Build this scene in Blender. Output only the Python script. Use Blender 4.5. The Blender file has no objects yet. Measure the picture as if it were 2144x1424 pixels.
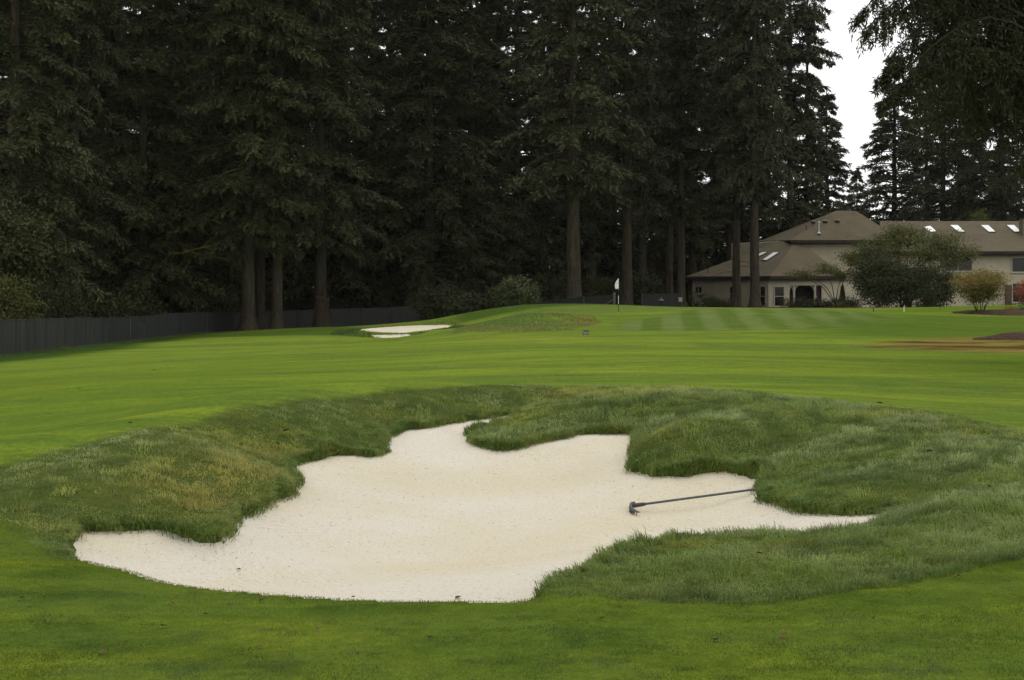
import bpy, math, random
import numpy as np
from mathutils import Vector, Matrix

# ---------------------------------------------------------------- camera, sky, sun, exposure
SC = bpy.context.scene
COL = SC.collection
F = 2978.0            # focal length in photograph pixels (50 mm on a 36 mm wide frame)
CX, HY = 1072.0, 600.0  # principal column and horizon row
ZC = 1.75             # eye height

cam_d = bpy.data.cameras.new('camera')
cam = bpy.data.objects.new('camera', cam_d)
COL.objects.link(cam)
cam.location = (0, 0, ZC)
cam.rotation_euler = (math.radians(90), 0, 0)
cam_d.lens = 50.0
cam_d.sensor_width = 36.0
cam_d.shift_y = -112.0 / 2144.0
cam_d.clip_start = 0.1
cam_d.clip_end = 4000
SC.camera = cam

SUN_EL, SUN_AZ = math.radians(58), math.radians(20)   # behind the clouds, ahead of the camera
CLOUD = 10.5
world = bpy.data.worlds.new('World')
SC.world = world
world.use_nodes = True
wn = world.node_tree
wn.nodes.clear()
sky = wn.nodes.new('ShaderNodeTexSky')
sky.sky_type = 'NISHITA'
sky.sun_disc = False
sky.sun_elevation = SUN_EL
sky.sun_rotation = SUN_AZ
sky.air_density = 1.0
sky.dust_density = 6.0
sky.ozone_density = 1.0
hs = wn.nodes.new('ShaderNodeHueSaturation')
hs.inputs['Saturation'].default_value = 0.35
# high overcast: a bright, slightly uneven cloud sheet over the clear-sky light
wtc = wn.nodes.new('ShaderNodeTexCoord')
wno = wn.nodes.new('ShaderNodeTexNoise')
wno.inputs['Scale'].default_value = 2.2
wno.inputs['Detail'].default_value = 4
wrp = wn.nodes.new('ShaderNodeValToRGB')
wrp.color_ramp.elements[0].position = .3; wrp.color_ramp.elements[0].color = (.90, .905, .915, 1)
wrp.color_ramp.elements[1].position = .7; wrp.color_ramp.elements[1].color = (1.0, .995, .985, 1)
wsc = wn.nodes.new('ShaderNodeVectorMath'); wsc.operation = 'SCALE'; wsc.inputs['Scale'].default_value = CLOUD
wmx = wn.nodes.new('ShaderNodeMix'); wmx.data_type = 'RGBA'; wmx.inputs[0].default_value = .88
bg = wn.nodes.new('ShaderNodeBackground')
bg.inputs['Strength'].default_value = 0.13
wo = wn.nodes.new('ShaderNodeOutputWorld')
wn.links.new(sky.outputs[0], hs.inputs['Color'])
wn.links.new(wtc.outputs['Generated'], wno.inputs['Vector'])
wn.links.new(wno.outputs['Fac'], wrp.inputs[0])
wn.links.new(wrp.outputs[0], wsc.inputs[0])
wn.links.new(hs.outputs[0], wmx.inputs[6])
wn.links.new(wsc.outputs[0], wmx.inputs[7])
wn.links.new(wmx.outputs[2], bg.inputs['Color'])
wn.links.new(bg.outputs[0], wo.inputs['Surface'])

sun_d = bpy.data.lights.new('sun', 'SUN')
sun_d.energy = 0.6
sun_d.angle = math.radians(50)
sun_d.color = (1.0, 0.96, 0.88)
sun = bpy.data.objects.new('sun', sun_d)
COL.objects.link(sun)
sun.rotation_euler = (math.radians(90) - SUN_EL, 0, math.pi - SUN_AZ)
sun.location = (0, 0, 60)

SC.view_settings.view_transform = 'Standard'
SC.view_settings.look = 'None'
SC.view_settings.gamma = 1
SC.view_settings.exposure = 0.0
SC.view_settings.use_curve_mapping = False
SC.cycles.use_denoising = True
SC.cycles.max_bounces = 4
SC.cycles.diffuse_bounces = 2
SC.cycles.transmission_bounces = 2
SC.cycles.use_adaptive_sampling = True
SC.cycles.adaptive_threshold = 0.02

rng = np.random.default_rng(7)
random.seed(7)

# ---------------------------------------------------------------- helpers
def tag(o, label=None, cat=None, group=None, kind=None):
    if label: o['label'] = label
    if cat: o['category'] = cat
    if group: o['group'] = group
    if kind: o['kind'] = kind
    return o

def link(name, me, parent=None):
    o = bpy.data.objects.new(name, me)
    COL.objects.link(o)
    if parent: o.parent = parent
    return o

def empty(name, loc=(0, 0, 0), rz=0.0):
    o = link(name, None)
    o.location = loc
    o.rotation_euler = (0, 0, rz)
    o.empty_display_size = 0.2
    return o

def mesh_np(name, V, faces, mat=None, smooth=False, col=None, colname='tint'):
    """faces: list of (n,k) int arrays; col: per-vertex rgb"""
    me = bpy.data.meshes.new(name)
    V = np.asarray(V, np.float32)
    me.vertices.add(len(V))
    me.vertices.foreach_set('co', V.ravel())
    loops = np.concatenate([np.asarray(f, np.int32).ravel() for f in faces])
    tot = np.concatenate([np.full(len(f), f.shape[1], np.int32) for f in faces])
    start = np.concatenate([[0], np.cumsum(tot)[:-1]]).astype(np.int32)
    me.loops.add(len(loops))
    me.loops.foreach_set('vertex_index', loops)
    me.polygons.add(len(tot))
    me.polygons.foreach_set('loop_start', start)
    me.polygons.foreach_set('loop_total', tot)
    me.polygons.foreach_set('use_smooth', np.full(len(tot), smooth, bool))
    me.update(calc_edges=True)
    if col is not None:
        a = me.attributes.new(colname, 'FLOAT_COLOR', 'POINT')
        c = np.ones((len(V), 4), np.float32)
        c[:, :3] = col
        a.data.foreach_set('color', c.ravel())
    if mat: me.materials.append(mat)
    return me

class MB:
    """collects simple solids into one mesh"""
    def __init__(self): self.v, self.f = [], []
    def add(self, vs, fs):
        n = len(self.v)
        self.v += [tuple(p) for p in vs]
        self.f += [tuple(i + n for i in f) for f in fs]
        return self
    def box(self, o, ax, ay, az):
        o, ax, ay, az = map(Vector, (o, ax, ay, az))
        vs = [o, o+ax, o+ax+ay, o+ay, o+az, o+ax+az, o+ax+ay+az, o+ay+az]
        return self.add(vs, [(0,3,2,1),(4,5,6,7),(0,1,5,4),(1,2,6,5),(2,3,7,6),(3,0,4,7)])
    def cbox(self, c, sx, sy, sz):
        c = Vector(c)
        return self.box(c-Vector((sx,sy,sz))/2, (sx,0,0), (0,sy,0), (0,0,sz))
    def tube(self, pts, rad, n=8, cap=True):
        pts = [Vector(p) for p in pts]
        rings = []
        for i, p in enumerate(pts):
            d = (pts[min(i+1, len(pts)-1)] - pts[max(i-1, 0)]).normalized()
            u = d.cross(Vector((0, 0, 1)))
            if u.length < 0.05: u = d.cross(Vector((1, 0, 0)))
            u.normalize(); w = d.cross(u)
            r = rad[i] if hasattr(rad, '__len__') else rad
            rings.append([p + (u*math.cos(2*math.pi*k/n) + w*math.sin(2*math.pi*k/n))*r for k in range(n)])
        vs = [q for r in rings for q in r]
        fs = []
        for i in range(len(pts)-1):
            for k in range(n):
                a, b = i*n+k, i*n+(k+1) % n
                fs.append((a, b, b+n, a+n))
        if cap:
            fs.append(tuple(range(n-1, -1, -1)))
            fs.append(tuple((len(pts)-1)*n+k for k in range(n)))
        return self.add(vs, fs)
    def slab(self, poly, down):
        """polygon with thickness, extruded by vector down"""
        n = len(poly); down = Vector(down)
        top = [Vector(p) for p in poly]
        vs = top + [p+down for p in top]
        fs = [tuple(range(n)), tuple(range(2*n-1, n-1, -1))]
        for i in range(n):
            j = (i+1) % n
            fs.append((i, i+n, j+n, j))
        return self.add(vs, fs)
    def build(self, name, mat, parent=None, smooth=False, origin=None):
        me = bpy.data.meshes.new(name)
        if origin is None:
            me.from_pydata(self.v, [], self.f)
        else:
            me.from_pydata([tuple(Vector(p)-Vector(origin)) for p in self.v], [], self.f)
        me.update()
        if mat: me.materials.append(mat)
        if smooth:
            me.polygons.foreach_set('use_smooth', [True]*len(me.polygons))
        o = link(name, me, parent)
        if origin is not None and parent is None: o.location = origin
        return o

def H2(ix, iy, seed):
    h = (ix.astype(np.int64)*374761393 + iy.astype(np.int64)*668265263 + seed*1442695041) & 0xffffffff
    h = ((h ^ (h >> 13)) * 1274126177) & 0xffffffff
    h = (h ^ (h >> 16)) & 0xffff
    return h / 65535.0

def vnoise(x, y, scale, seed=0):
    """smooth value noise 0..1"""
    x = np.asarray(x)/scale; y = np.asarray(y)/scale
    ix = np.floor(x); iy = np.floor(y)
    fx = x-ix; fy = y-iy
    fx = fx*fx*(3-2*fx); fy = fy*fy*(3-2*fy)
    a = H2(ix, iy, seed); b = H2(ix+1, iy, seed); c = H2(ix, iy+1, seed); d = H2(ix+1, iy+1, seed)
    return (a*(1-fx)+b*fx)*(1-fy) + (c*(1-fx)+d*fx)*fy

def fbm(x, y, scale, seed=0, octs=3):
    s, a, t = 0, 1.0, 0
    for k in range(octs):
        s = s + a*vnoise(x, y, scale/2**k, seed+k*17); t += a; a *= 0.5
    return s/t

def sstep(a, b, x):
    t = np.clip((x-a)/(b-a), 0, 1)
    return t*t*(3-2*t)

def P(px, py, d):
    """pixel and distance to a point of the place"""
    return Vector(((px-CX)/F*d, d, ZC-(py-HY)/F*d))

def PD(px, py, drop):
    d = F*drop/(py-HY)
    return ((px-CX)/F*d, d, ZC-drop)

# ---------------------------------------------------------------- terrain surface
class TPS:
    def __init__(self, pts, lam=1e-4):
        pts = np.array(pts, float)
        self.c = self.uv(pts[:, 0], pts[:, 1])
        n = len(pts)
        K = self.k(self.c, self.c) + lam*np.eye(n)
        Q = np.c_[np.ones(n), self.c]
        A = np.block([[K, Q], [Q.T, np.zeros((3, 3))]])
        self.w = np.linalg.solve(A, np.r_[pts[:, 2], 0, 0, 0])
    @staticmethod
    def uv(x, y):
        yy = np.clip(y, 4.5, 420)
        return np.c_[np.clip(x/yy, -0.62, 0.62), np.log(yy)]
    @staticmethod
    def k(a, b):
        r2 = ((a[:, None, :]-b[None, :, :])**2).sum(-1)
        return 0.5*r2*np.log(r2+1e-12)
    def __call__(self, x, y):
        x = np.asarray(x, float); y = np.asarray(y, float)
        sh = x.shape
        q = self.uv(x.ravel(), y.ravel())
        out = np.empty(len(q))
        for i in range(0, len(q), 40000):
            s = q[i:i+40000]
            out[i:i+40000] = self.k(s, self.c) @ self.w[:-3] + np.c_[np.ones(len(s)), s] @ self.w[-3:]
        return out.reshape(sh)

def DX(px, py, d):   # control point by distance
    return ((px-CX)/F*d, d, ZC-(py-HY)/F*d)

# bunker outline, photo tracing: (px, py, sand drop, lip)   lip = grass height above sand at the edge
EDGE = [(150,1118,2.05,.14),(225,1113,2.08,.16),(300,1109,2.10,.18),(390,1118,2.12,.20),(450,1130,2.15,.20),(480,1120,2.16,.18),(485,1086,2.16,.16),
        (540,1066,2.16,.16),(608,1036,2.16,.16),(612,1000,2.14,.12),(602,974,2.12,.15),(660,962,2.11,.16),(722,952,2.10,.15),(775,956,2.10,.13),
        (800,930,2.06,.12),(832,904,2.02,.14),(900,896,2.0,.15),(975,882,1.97,.10),(1016,876,1.95,.10),(1088,867,1.93,.12),(1094,877,1.96,.04),
        (1045,887,1.99,.02),(1004,897,2.0,.06),(986,922,2.08,.17),(1035,941,2.11,.18),(1100,934,2.08,.17),(1180,917,2.03,.17),
        (1262,908,2.0,.15),(1330,914,2.0,.15),(1338,940,2.07,.16),(1330,985,2.16,.22),(1375,1000,2.19,.24),(1430,996,2.18,.25),(1500,990,2.15,.22),
        (1565,992,2.13,.15),(1592,1020,2.16,.13),(1600,1042,2.19,.14),(1655,1062,2.18,.16),(1720,1074,2.16,.18),(1800,1077,2.13,.14),(1888,1078,2.10,.04),
        (1850,1099,2.08,.04),(1760,1120,2.07,.05),(1640,1127,2.06,.06),(1520,1130,2.05,.07),(1430,1134,2.04,.08),(1350,1150,2.02,.10),(1270,1180,2.00,.12),(1210,1212,1.98,.14),(1180,1240,1.95,.18)]
# front lip, seen from above: the pixel is the grass lip itself
LIP = [(1090,1257,1.84,.36),(960,1258,1.84,.40),(740,1254,1.85,.40),(560,1242,1.87,.38),(400,1226,1.89,.34),(330,1212,1.92,.30),(260,1190,1.96,.22),(180,1172,1.99,.16),(158,1150,2.02,.12)]

poly, sand_pts, base_pts = [], [], []
for px, py, drop, lip in EDGE:
    x, y, z = PD(px, py, drop)
    poly.append((x, y, 1.0)); sand_pts.append((x, y, z)); base_pts.append((x, y, z+lip*.42))
for px, py, drop, lip in LIP:
    x, y, z = PD(px, py, drop)
    poly.append((x, y, 0.0)); sand_pts.append((x, y+.05, z-lip)); base_pts.append((x, y, z))
for px, py, drop in [(700,1180,2.40),(1000,1180,2.42),(900,1100,2.45),(1100,1050,2.42),(800,1040,2.34),(1000,980,2.26),(1200,1000,2.30),(420,1170,2.26),(600,1130,2.36),(1320,1070,2.40),(1450,1060,2.36),(1600,1090,2.26),(1250,1120,2.40)]:
    sand_pts.append(PD(px, py, drop))

B = base_pts
# foreground
for px in (-300, 300, 1072, 1800, 2450): B.append(DX(px, 1424, 6.2))
for px, py, dr in [(-200,1330,1.78),(300,1330,1.77),(1072,1330,1.76),(1800,1330,1.76),(2350,1330,1.78),
                   (0,1210,1.86),(-200,1200,1.86),(0,1100,1.93),(90,1130,1.96),(-250,1080,1.9),
                   (1400,1258,1.82),(1750,1238,1.83),(2144,1165,1.86),(2400,1140,1.86),
                   # rough between finger and foreground
                   (1300,1215,1.85),(1450,1190,1.83),(1700,1180,1.86),(1950,1130,1.90),(1980,1050,1.87),(2144,1060,1.82),(2400,1040,1.8),
                   # crest of the bank
                   (-250,1020,1.78),(0,985,1.74),(200,930,1.64),(350,898,1.62),(500,870,1.62),(680,846,1.62),(850,830,1.63),(1030,820,1.64),(1200,813,1.64),(1380,815,1.63),
                   (1500,820,1.62),(1650,832,1.60),(1800,851,1.60),(1950,872,1.62),(2050,890,1.65),(2144,912,1.68),(2400,950,1.7),
                   # bank faces
                   (300,1010,1.84),(150,1020,1.81),(480,960,1.83),(560,1000,1.97),(700,900,1.76),(1100,845,1.72),(1250,860,1.74),
                   (1420,895,1.70),(1500,880,1.66),(1620,880,1.69),(1480,940,1.86),(1560,950,1.88),(1700,930,1.83),(1800,980,1.90),(1700,1010,1.99),(1900,960,1.80),(2050,980,1.78),(1850,1030,1.96)]:
    B.append(PD(px, py, dr))
# behind the bank
for px, py, dr in [(-300,900,2.05),(0,930,2.1),(0,900,2.3),(300,850,2.15),(600,832,2.12),(900,806,2.08),(1200,795,2.08),(1500,800,2.08),(1800,825,2.1),(2100,865,2.1),(2400,890,2.1)]:
    B.append(PD(px, py, dr))
for px, py, d in [(-300,850,34),(0,800,41.5),(-300,770,62),(0,756,62),(0,742,70),(-400,760,75),(300,800,34),(300,750,55),(280,713,102),(120,727,84),(-400,720,110),(490,696,123),(300,735,72),
                  (560,690,110),(640,686,104),(720,689,100),(640,703,82),(640,730,58),(640,770,42),(420,712,86),
                  (1072,770,36),(1072,740,45),(1072,706,62),(860,720,66),(860,750,46),
                  (760,689,97),(850,684,98),(935,684,97),(850,697,87),(780,705,84),(850,706,82),(720,700,88),(800,718,74),(960,700,74),
                  (920,670,103),(860,676,108),(980,655,104),(1040,645,105),(1100,638,106),(1200,636,108),(1300,638,108),(1400,642,108),
                  (1100,697,67),(1000,690,72),(1050,668,80),(1120,656,79),(1200,660,80),(1250,672,78),(1180,690,69),(1290,690,69),
                  (1295,655,90),(1400,650,95),(1380,672,76),(1400,695,65),(1500,684,70),(1520,655,80),(1600,646,85),(1700,647,85),(1800,656,84),(1600,668,76),(1700,672,75),(1500,700,61),(1700,700,61),(1900,700,62),
                  (1880,655,95),(1950,656,95),(2050,652,100),(2144,640,112),(2300,632,112),(2000,668,84),(2144,672,80),(2300,680,78),(2144,700,65),(2144,735,50),(1800,730,52),(2350,740,50),
                  (1400,760,37),(1800,770,37),(2144,800,33),(2350,800,34),(1500,735,47),
                  (1300,648,130),(1385,648,150),(1200,650,135),(1100,652,140),(1600,643,145),(1450,644,148),(1800,644,146),(2000,646,140),(2144,640,140),(2350,640,145),
                  (900,668,150),(860,680,132),(780,684,130),(700,687,127),(860,672,180),(600,690,150),(1100,655,190),(1500,650,190),(2000,650,190),(200,690,150),(-200,700,150),(-300,670,250),(500,655,250),(1072,645,260),(1800,640,260),(2500,640,260),(-400,640,400),(1072,625,400),(2500,625,400)]:
    B.append(DX(px, py, d))
base_f = TPS(B, 2e-4)
sand_f = TPS(sand_pts, 1e-4)

def catmull(pts, n=8):
    pts = np.array(pts); N = len(pts); out = []
    for i in range(N):
        p0, p1, p2, p3 = pts[i-1], pts[i], pts[(i+1) % N], pts[(i+2) % N]
        for k in range(n):
            t = k/n
            out.append(0.5*((2*p1)+(-p0+p2)*t+(2*p0-5*p1+4*p2-p3)*t*t+(-p0+3*p1-3*p2+p3)*t**3))
    return np.array(out)

BUNK = catmull(poly, 4)
jit = 0.20*(vnoise(BUNK[:, 0]*1.0, BUNK[:, 1]*1.0, .22, 3)-.5)*np.clip(BUNK[:, 2], 0, 1)
nrm = np.roll(BUNK[:, :2], -1, 0)-np.roll(BUNK[:, :2], 1, 0)
nrm = np.c_[nrm[:, 1], -nrm[:, 0]]/np.linalg.norm(nrm, axis=1)[:, None]
BUNK[:, :2] += nrm*jit[:, None]

def sdf(poly2, x, y, want_seg=False):
    """signed distance to closed polygon, negative inside; also direction to nearest point"""
    x = np.asarray(x, float).ravel(); y = np.asarray(y, float).ravel()
    a = poly2[:, :2]; b = np.roll(a, -1, 0); e = b-a
    le = (e**2).sum(1)
    out = np.empty(len(x)); nx = np.empty(len(x)); ny = np.empty(len(x)); sg = np.empty(len(x), int)
    for i in range(0, len(x), 20000):
        px = x[i:i+20000, None]; py = y[i:i+20000, None]
        t = np.clip(((px-a[:, 0])*e[:, 0]+(py-a[:, 1])*e[:, 1])/le, 0, 1)
        dx = a[:, 0]+t*e[:, 0]-px; dy = a[:, 1]+t*e[:, 1]-py
        d2 = dx*dx+dy*dy
        j = d2.argmin(1); r = np.arange(len(j))
        d = np.sqrt(d2[r, j])
        c = ((a[:, 1] > py) != (b[:, 1] > py)) & (px < e[:, 0]*(py-a[:, 1])/np.where(e[:, 1] == 0, 1e-9, e[:, 1])+a[:, 0])
        ins = c.sum(1) % 2 == 1
        out[i:i+20000] = np.where(ins, -d, d)
        nx[i:i+20000] = dx[r, j]/np.maximum(d, 1e-6); ny[i:i+20000] = dy[r, j]/np.maximum(d, 1e-6); sg[i:i+20000] = j
    if want_seg: return out, nx, ny, sg
    return out

# long rough round the bunker (outer boundary, just behind the crest)
ROUGH = []
for px, py, dr in [(-420,1010,1.80),(-200,990,1.78),(0,981,1.75),(200,926,1.65),(350,894,1.64),(500,866,1.64),(680,842,1.64),(850,827,1.65),(1030,817,1.66),(1200,811,1.66),(1380,812,1.65),
                   (1500,817,1.64),(1650,829,1.62),(1800,848,1.62),(1950,869,1.64),(2050,887,1.67),(2144,908,1.70),(2400,950,1.72),(2700,1000,1.8),(2700,1120,1.86),
                   (2400,1128,1.86),(2144,1160,1.86),(1950,1198,1.84),(1750,1236,1.83),(1600,1250,1.82),(1400,1256,1.82),(1250,1250,1.84),(1165,1246,1.88)]:
    ROUGH.append(PD(px, py, dr)[:2])
k0 = len(ROUGH)
for px, py, dr in [(1100,1200,2.4),(400,1170,2.26),(170,1168,1.99),(110,1140,1.96),(50,1112,1.94),(0,1095,1.93),(-200,1075,1.91),(-420,1070,1.90)]:
    ROUGH.append(PD(px, py, dr)[:2])
ROUGH = catmull(np.array(ROUGH), 3)

def base_height(x, y):
    x = np.asarray(x, float); y = np.asarray(y, float)
    z = base_f(x, y)
    m = np.zeros(z.shape)
    near = (np.abs(x) < 10) & (y > 7) & (y < 26)
    if near.any():
        m[near] = 1-sstep(0.0, 0.8, sdf(ROUGH, x[near], y[near]))
    return z + m*(0.05*(fbm(x, y, .4, 5)-.5)+0.03*(vnoise(x, y, 1.3, 9)-.5))

def sand_height(x, y):
    return sand_f(x, y) + 0.022*(fbm(x, y, .30, 21)-.5)

def ground_height(x, y):
    x = np.asarray(x, float); y = np.asarray(y, float)
    z = base_height(x, y)
    near = (np.abs(x) < 6) & (y > 6) & (y < 24)
    if near.any():
        s = sdf(BUNK, x[near], y[near])
        t = sstep(-0.07, 0.03, s)
        zs = sand_f(x[near], y[near])-0.14
        z[near] = zs*(1-t) + z[near]*t
    return z

def gz(x, y): return float(ground_height(np.array([x]), np.array([y]))[0])

def hit(px, py, d0=5.5, d1=200):
    """where the sight line through a pixel meets the ground"""
    for it in range(2):
        d = np.exp(np.linspace(math.log(d0), math.log(d1), 110))
        x = (px-CX)/F*d; z = ZC-(py-HY)/F*d
        g = ground_height(x, d)
        nr = (d > 6) & (d < 24)
        if nr.any():
            inb = sdf(BUNK, x[nr], d[nr]) < -0.02
            g[nr] = np.where(inb, sand_f(x[nr], d[nr]), g[nr])
        k = max(1, int(np.argmax(z < g)))
        d0, d1 = d[k-1], d[k]
    return float(x[k]), float(d[k]), float(g[k])

def axis(segs):
    out = [segs[0][0]]
    for a, b, s0, s1 in segs:
        x = a
        while x < b-1e-6:
            t = (x-a)/(b-a)
            x = min(b, x+s0*(s1/s0)**t)
            out.append(x)
    return np.array(out)
xp = axis([(0, 5.0, .09, .09), (5.0, 14, .1, .6), (14, 46, .7, .7), (46, 160, .7, 20), (160, 900, 25, 200)])
GX = np.r_[-xp[:0:-1], xp]
GY = axis([(-60, 0, 20, 2), (0, 5.2, 1.2, .1), (5.2, 7.8, .12, .07), (7.8, 10, .07, .07), (10, 22, .085, .095), (22, 40, .1, .5), (40, 112, .5, .6), (112, 200, .7, 5), (200, 1800, 6, 400)])
gx, gy = np.meshgrid(GX, GY)
gzv = ground_height(gx, gy)

# lookup grid for the near ground, used when scattering grass
NX0, NY0, NST = -7.6, 5.0, .05
ngx, ngy = np.meshgrid(np.arange(NX0, 8.0, NST), np.arange(NY0, 24.6, NST))
n_base = base_height(ngx, ngy)
n_bs, n_nx, n_ny, n_sg = sdf(BUNK, ngx, ngy, True)
n_bs, n_nx, n_ny, n_sg = (v.reshape(ngx.shape) for v in (n_bs, n_nx, n_ny, n_sg))
n_rs = sdf(ROUGH, ngx, ngy).reshape(ngx.shape)
def look(grid, x, y, nearest=False):
    u = np.clip((x-NX0)/NST, 0, grid.shape[1]-1.001); v = np.clip((y-NY0)/NST, 0, grid.shape[0]-1.001)
    if nearest: return grid[np.round(v).astype(int), np.round(u).astype(int)]
    iu, iv = u.astype(int), v.astype(int); fu, fv = u-iu, v-iv
    return (grid[iv, iu]*(1-fu)+grid[iv, iu+1]*fu)*(1-fv)+(grid[iv+1, iu]*(1-fu)+grid[iv+1, iu+1]*fu)*fv

# ---------------------------------------------------------------- material helpers
def new_mat(name):
    m = bpy.data.materials.new(name)
    m.use_nodes = True
    nt = m.node_tree
    b = nt.nodes['Principled BSDF']
    return m, nt, b
def node(nt, typ, **kw):
    n = nt.nodes.new(typ)
    for k, v in kw.items():
        if k in n.inputs: n.inputs[k].default_value = v
        else: setattr(n, k, v)
    return n
def lk(nt, a, b): nt.links.new(a, b)
def noise_node(nt, scale, detail=3, rough=.55, vec=None, mapping=None):
    n = node(nt, 'ShaderNodeTexNoise', Scale=scale, Detail=detail, Roughness=rough)
    if vec is not None: lk(nt, vec, n.inputs['Vector'])
    return n
def mapped(nt, coord='Object', scale=(1, 1, 1), rot=(0, 0, 0)):
    tc = nt.nodes.new('ShaderNodeTexCoord')
    mp = nt.nodes.new('ShaderNodeMapping')
    mp.inputs['Scale'].default_value = scale
    mp.inputs['Rotation'].default_value = rot
    lk(nt, tc.outputs[coord], mp.inputs['Vector'])
    return mp.outputs[0]
def mixc(nt, fac, a, b, blend='MIX'):
    m = nt.nodes.new('ShaderNodeMix'); m.data_type = 'RGBA'; m.blend_type = blend
    for s, v in ((m.inputs[0], fac), (m.inputs[6], a), (m.inputs[7], b)):
        if isinstance(v, (int, float)): s.default_value = v
        elif isinstance(v, (tuple, list)): s.default_value = (*v, 1)[:4]
        else: lk(nt, v, s)
    return m.outputs[2]
def ramp(nt, fac, stops):
    r = nt.nodes.new('ShaderNodeValToRGB')
    e = r.color_ramp.elements
    while len(e) < len(stops): e.new(0.5)
    for i, (p, c) in enumerate(stops):
        e[i].position = p; e[i].color = (*c, 1) if len(c) == 3 else c
    lk(nt, fac, r.inputs[0])
    return r.outputs[0]
def bump(nt, b, height, strength=.3, dist=.02):
    n = nt.nodes.new('ShaderNodeBump')
    n.inputs['Strength'].default_value = strength
    n.inputs['Distance'].default_value = dist
    lk(nt, height, n.inputs['Height'])
    lk(nt, n.outputs[0], b.inputs['Normal'])
def simple(name, col, rough=.7, var=.12, scale=6, metallic=0, bmp=0, coord='Object', sx=(1, 1, 1)):
    m, nt, b = new_mat(name)
    v = mapped(nt, coord, sx)
    n = noise_node(nt, scale, 4, .6, v)
    lo = tuple(c*(1-var*1.6) for c in col); hi = tuple(min(1, c*(1+var*1.6)) for c in col)
    c = ramp(nt, n.outputs[0], [(.3, lo), (.7, hi)])
    lk(nt, c, b.inputs['Base Color'])
    b.inputs['Roughness'].default_value = rough
    b.inputs['Metallic'].default_value = metallic
    b.inputs['Specular IOR Level'].default_value = .3 if rough < .75 else .08
    if bmp: bump(nt, b, n.outputs[0], bmp, .02)
    return m

# ---------------------------------------------------------------- ground colours by region
def region_colors(x, y, z):
    """real turf colours: fairway, green, apron, rough, dry fescue, bare soil"""
    n = x.size
    x = x.ravel(); y = y.ravel()
    px = CX+F*x/np.maximum(y, .5); py = HY+F*(ZC-z.ravel())/np.maximum(y, .5)
    c = np.zeros((n, 3))
    big = fbm(x, y, 6, 31)
    st = vnoise(x*0.10+y*.02, y*1.0, 2.3, 41)*.45+vnoise(x*.16, y, .9, 43)*.35+vnoise(x*.5, y, .4, 45)*.20     # mowing lines run across the view
    fair = np.array([.144, .195, .027])
    f2 = np.array([.103, .150, .026])
    f3 = np.array([.184, .218, .033])
    c[:] = fair
    t = sstep(.38, .68, st)[:, None]; c = c*(1-t)+f2*t
    t = (sstep(.55, .85, big)*.55)[:, None]; c = c*(1-t)+f3*t
    return c, px, py

def poly_mask(pts, x, y, soft):
    p = np.array(pts); out = np.zeros(len(x))
    k = (x > p[:, 0].min()-soft) & (x < p[:, 0].max()+soft) & (y > p[:, 1].min()-soft) & (y < p[:, 1].max()+soft)
    out[k] = 1-sstep(-soft, soft, sdf(p, x[k], y[k]))
    return out
def hitpoly(pts): return [hit(a, b)[:2] for a, b in pts]
def dpoly(pts): return [((a-CX)/F*d, d) for a, d in pts]

gxr, gyr, gzr = gx.ravel(), gy.ravel(), gzv.ravel()
tint, _, _ = region_colors(gxr, gyr, gzr)
def lay(mask, colr):
    global tint
    m = np.clip(mask, 0, 1)[:, None]
    tint = tint*(1-m)+np.asarray(colr)*m
# foreground collar: darker, denser turf
fg = 1-sstep(12.0, 13.6, gyr)
lay(fg, np.array([.078, .116, .016]))
lay(fg*sstep(.45, .75, fbm(gxr, gyr, 1.1, 51)), np.array([.102, .137, .016]))
lay(fg*sstep(.55, .8, fbm(gxr, gyr, .5, 55))*.6, np.array([.036, .065, .010]))
lay((1-sstep(-6, 1, gxr+.05*gyr))*(1-sstep(38, 60, gyr))*.55*(1-fg), np.array([.088, .138, .018]))  # left fairway: shade near the forest painted into the turf colour
# long rough near bunker (soil and thatch under the blades)
rs = np.full(gxr.shape, 9.0); _nr = (np.abs(gxr) < 10) & (gyr > 7) & (gyr < 26); rs[_nr] = sdf(ROUGH, gxr[_nr], gyr[_nr])
lay(1-sstep(-.15, .12, rs), np.array([.060, .080, .020]))
# strip of uncut grass along the fence
FENCE_D = [(-420, 52), (0, 70), (280, 102), (490, 122), (600, 125), (700, 127), (880, 132)]
fx = np.array([(a-CX)/F*d for a, d in FENCE_D]); fy = np.array([d for a, d in FENCE_D])
fenx = np.interp(gyr, fy, fx)
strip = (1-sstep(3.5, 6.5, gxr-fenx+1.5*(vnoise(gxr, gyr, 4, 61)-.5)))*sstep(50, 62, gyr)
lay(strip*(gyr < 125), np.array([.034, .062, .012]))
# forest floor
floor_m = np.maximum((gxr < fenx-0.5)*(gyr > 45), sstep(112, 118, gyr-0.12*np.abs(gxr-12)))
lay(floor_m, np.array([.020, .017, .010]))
# lawn by the house at the right
lay(poly_mask(dpoly([(1840, 96), (2000, 100), (2400, 100), (2400, 124), (2080, 124), (1960, 116), (1850, 105)]), gxr, gyr, 1.0), np.array([.095, .150, .014]))
# mound by the three trunks
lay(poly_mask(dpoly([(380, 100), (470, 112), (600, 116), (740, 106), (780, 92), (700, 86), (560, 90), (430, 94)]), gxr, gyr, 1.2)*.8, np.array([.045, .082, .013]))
# green and collar
green = poly_mask(dpoly([(1080, 88), (1180, 83), (1300, 83), (1420, 84), (1520, 90), (1560, 100), (1450, 105), (1250, 105), (1100, 102), (1030, 96)]), gxr, gyr, .8)
lay(green, np.array([.118, .162, .034]))
lay(poly_mask(dpoly([(950, 98), (1080, 101), (1250, 104), (1450, 104), (1450, 112), (1100, 112), (960, 112)]), gxr, gyr, .8), np.array([.058, .098, .018]))
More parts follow.
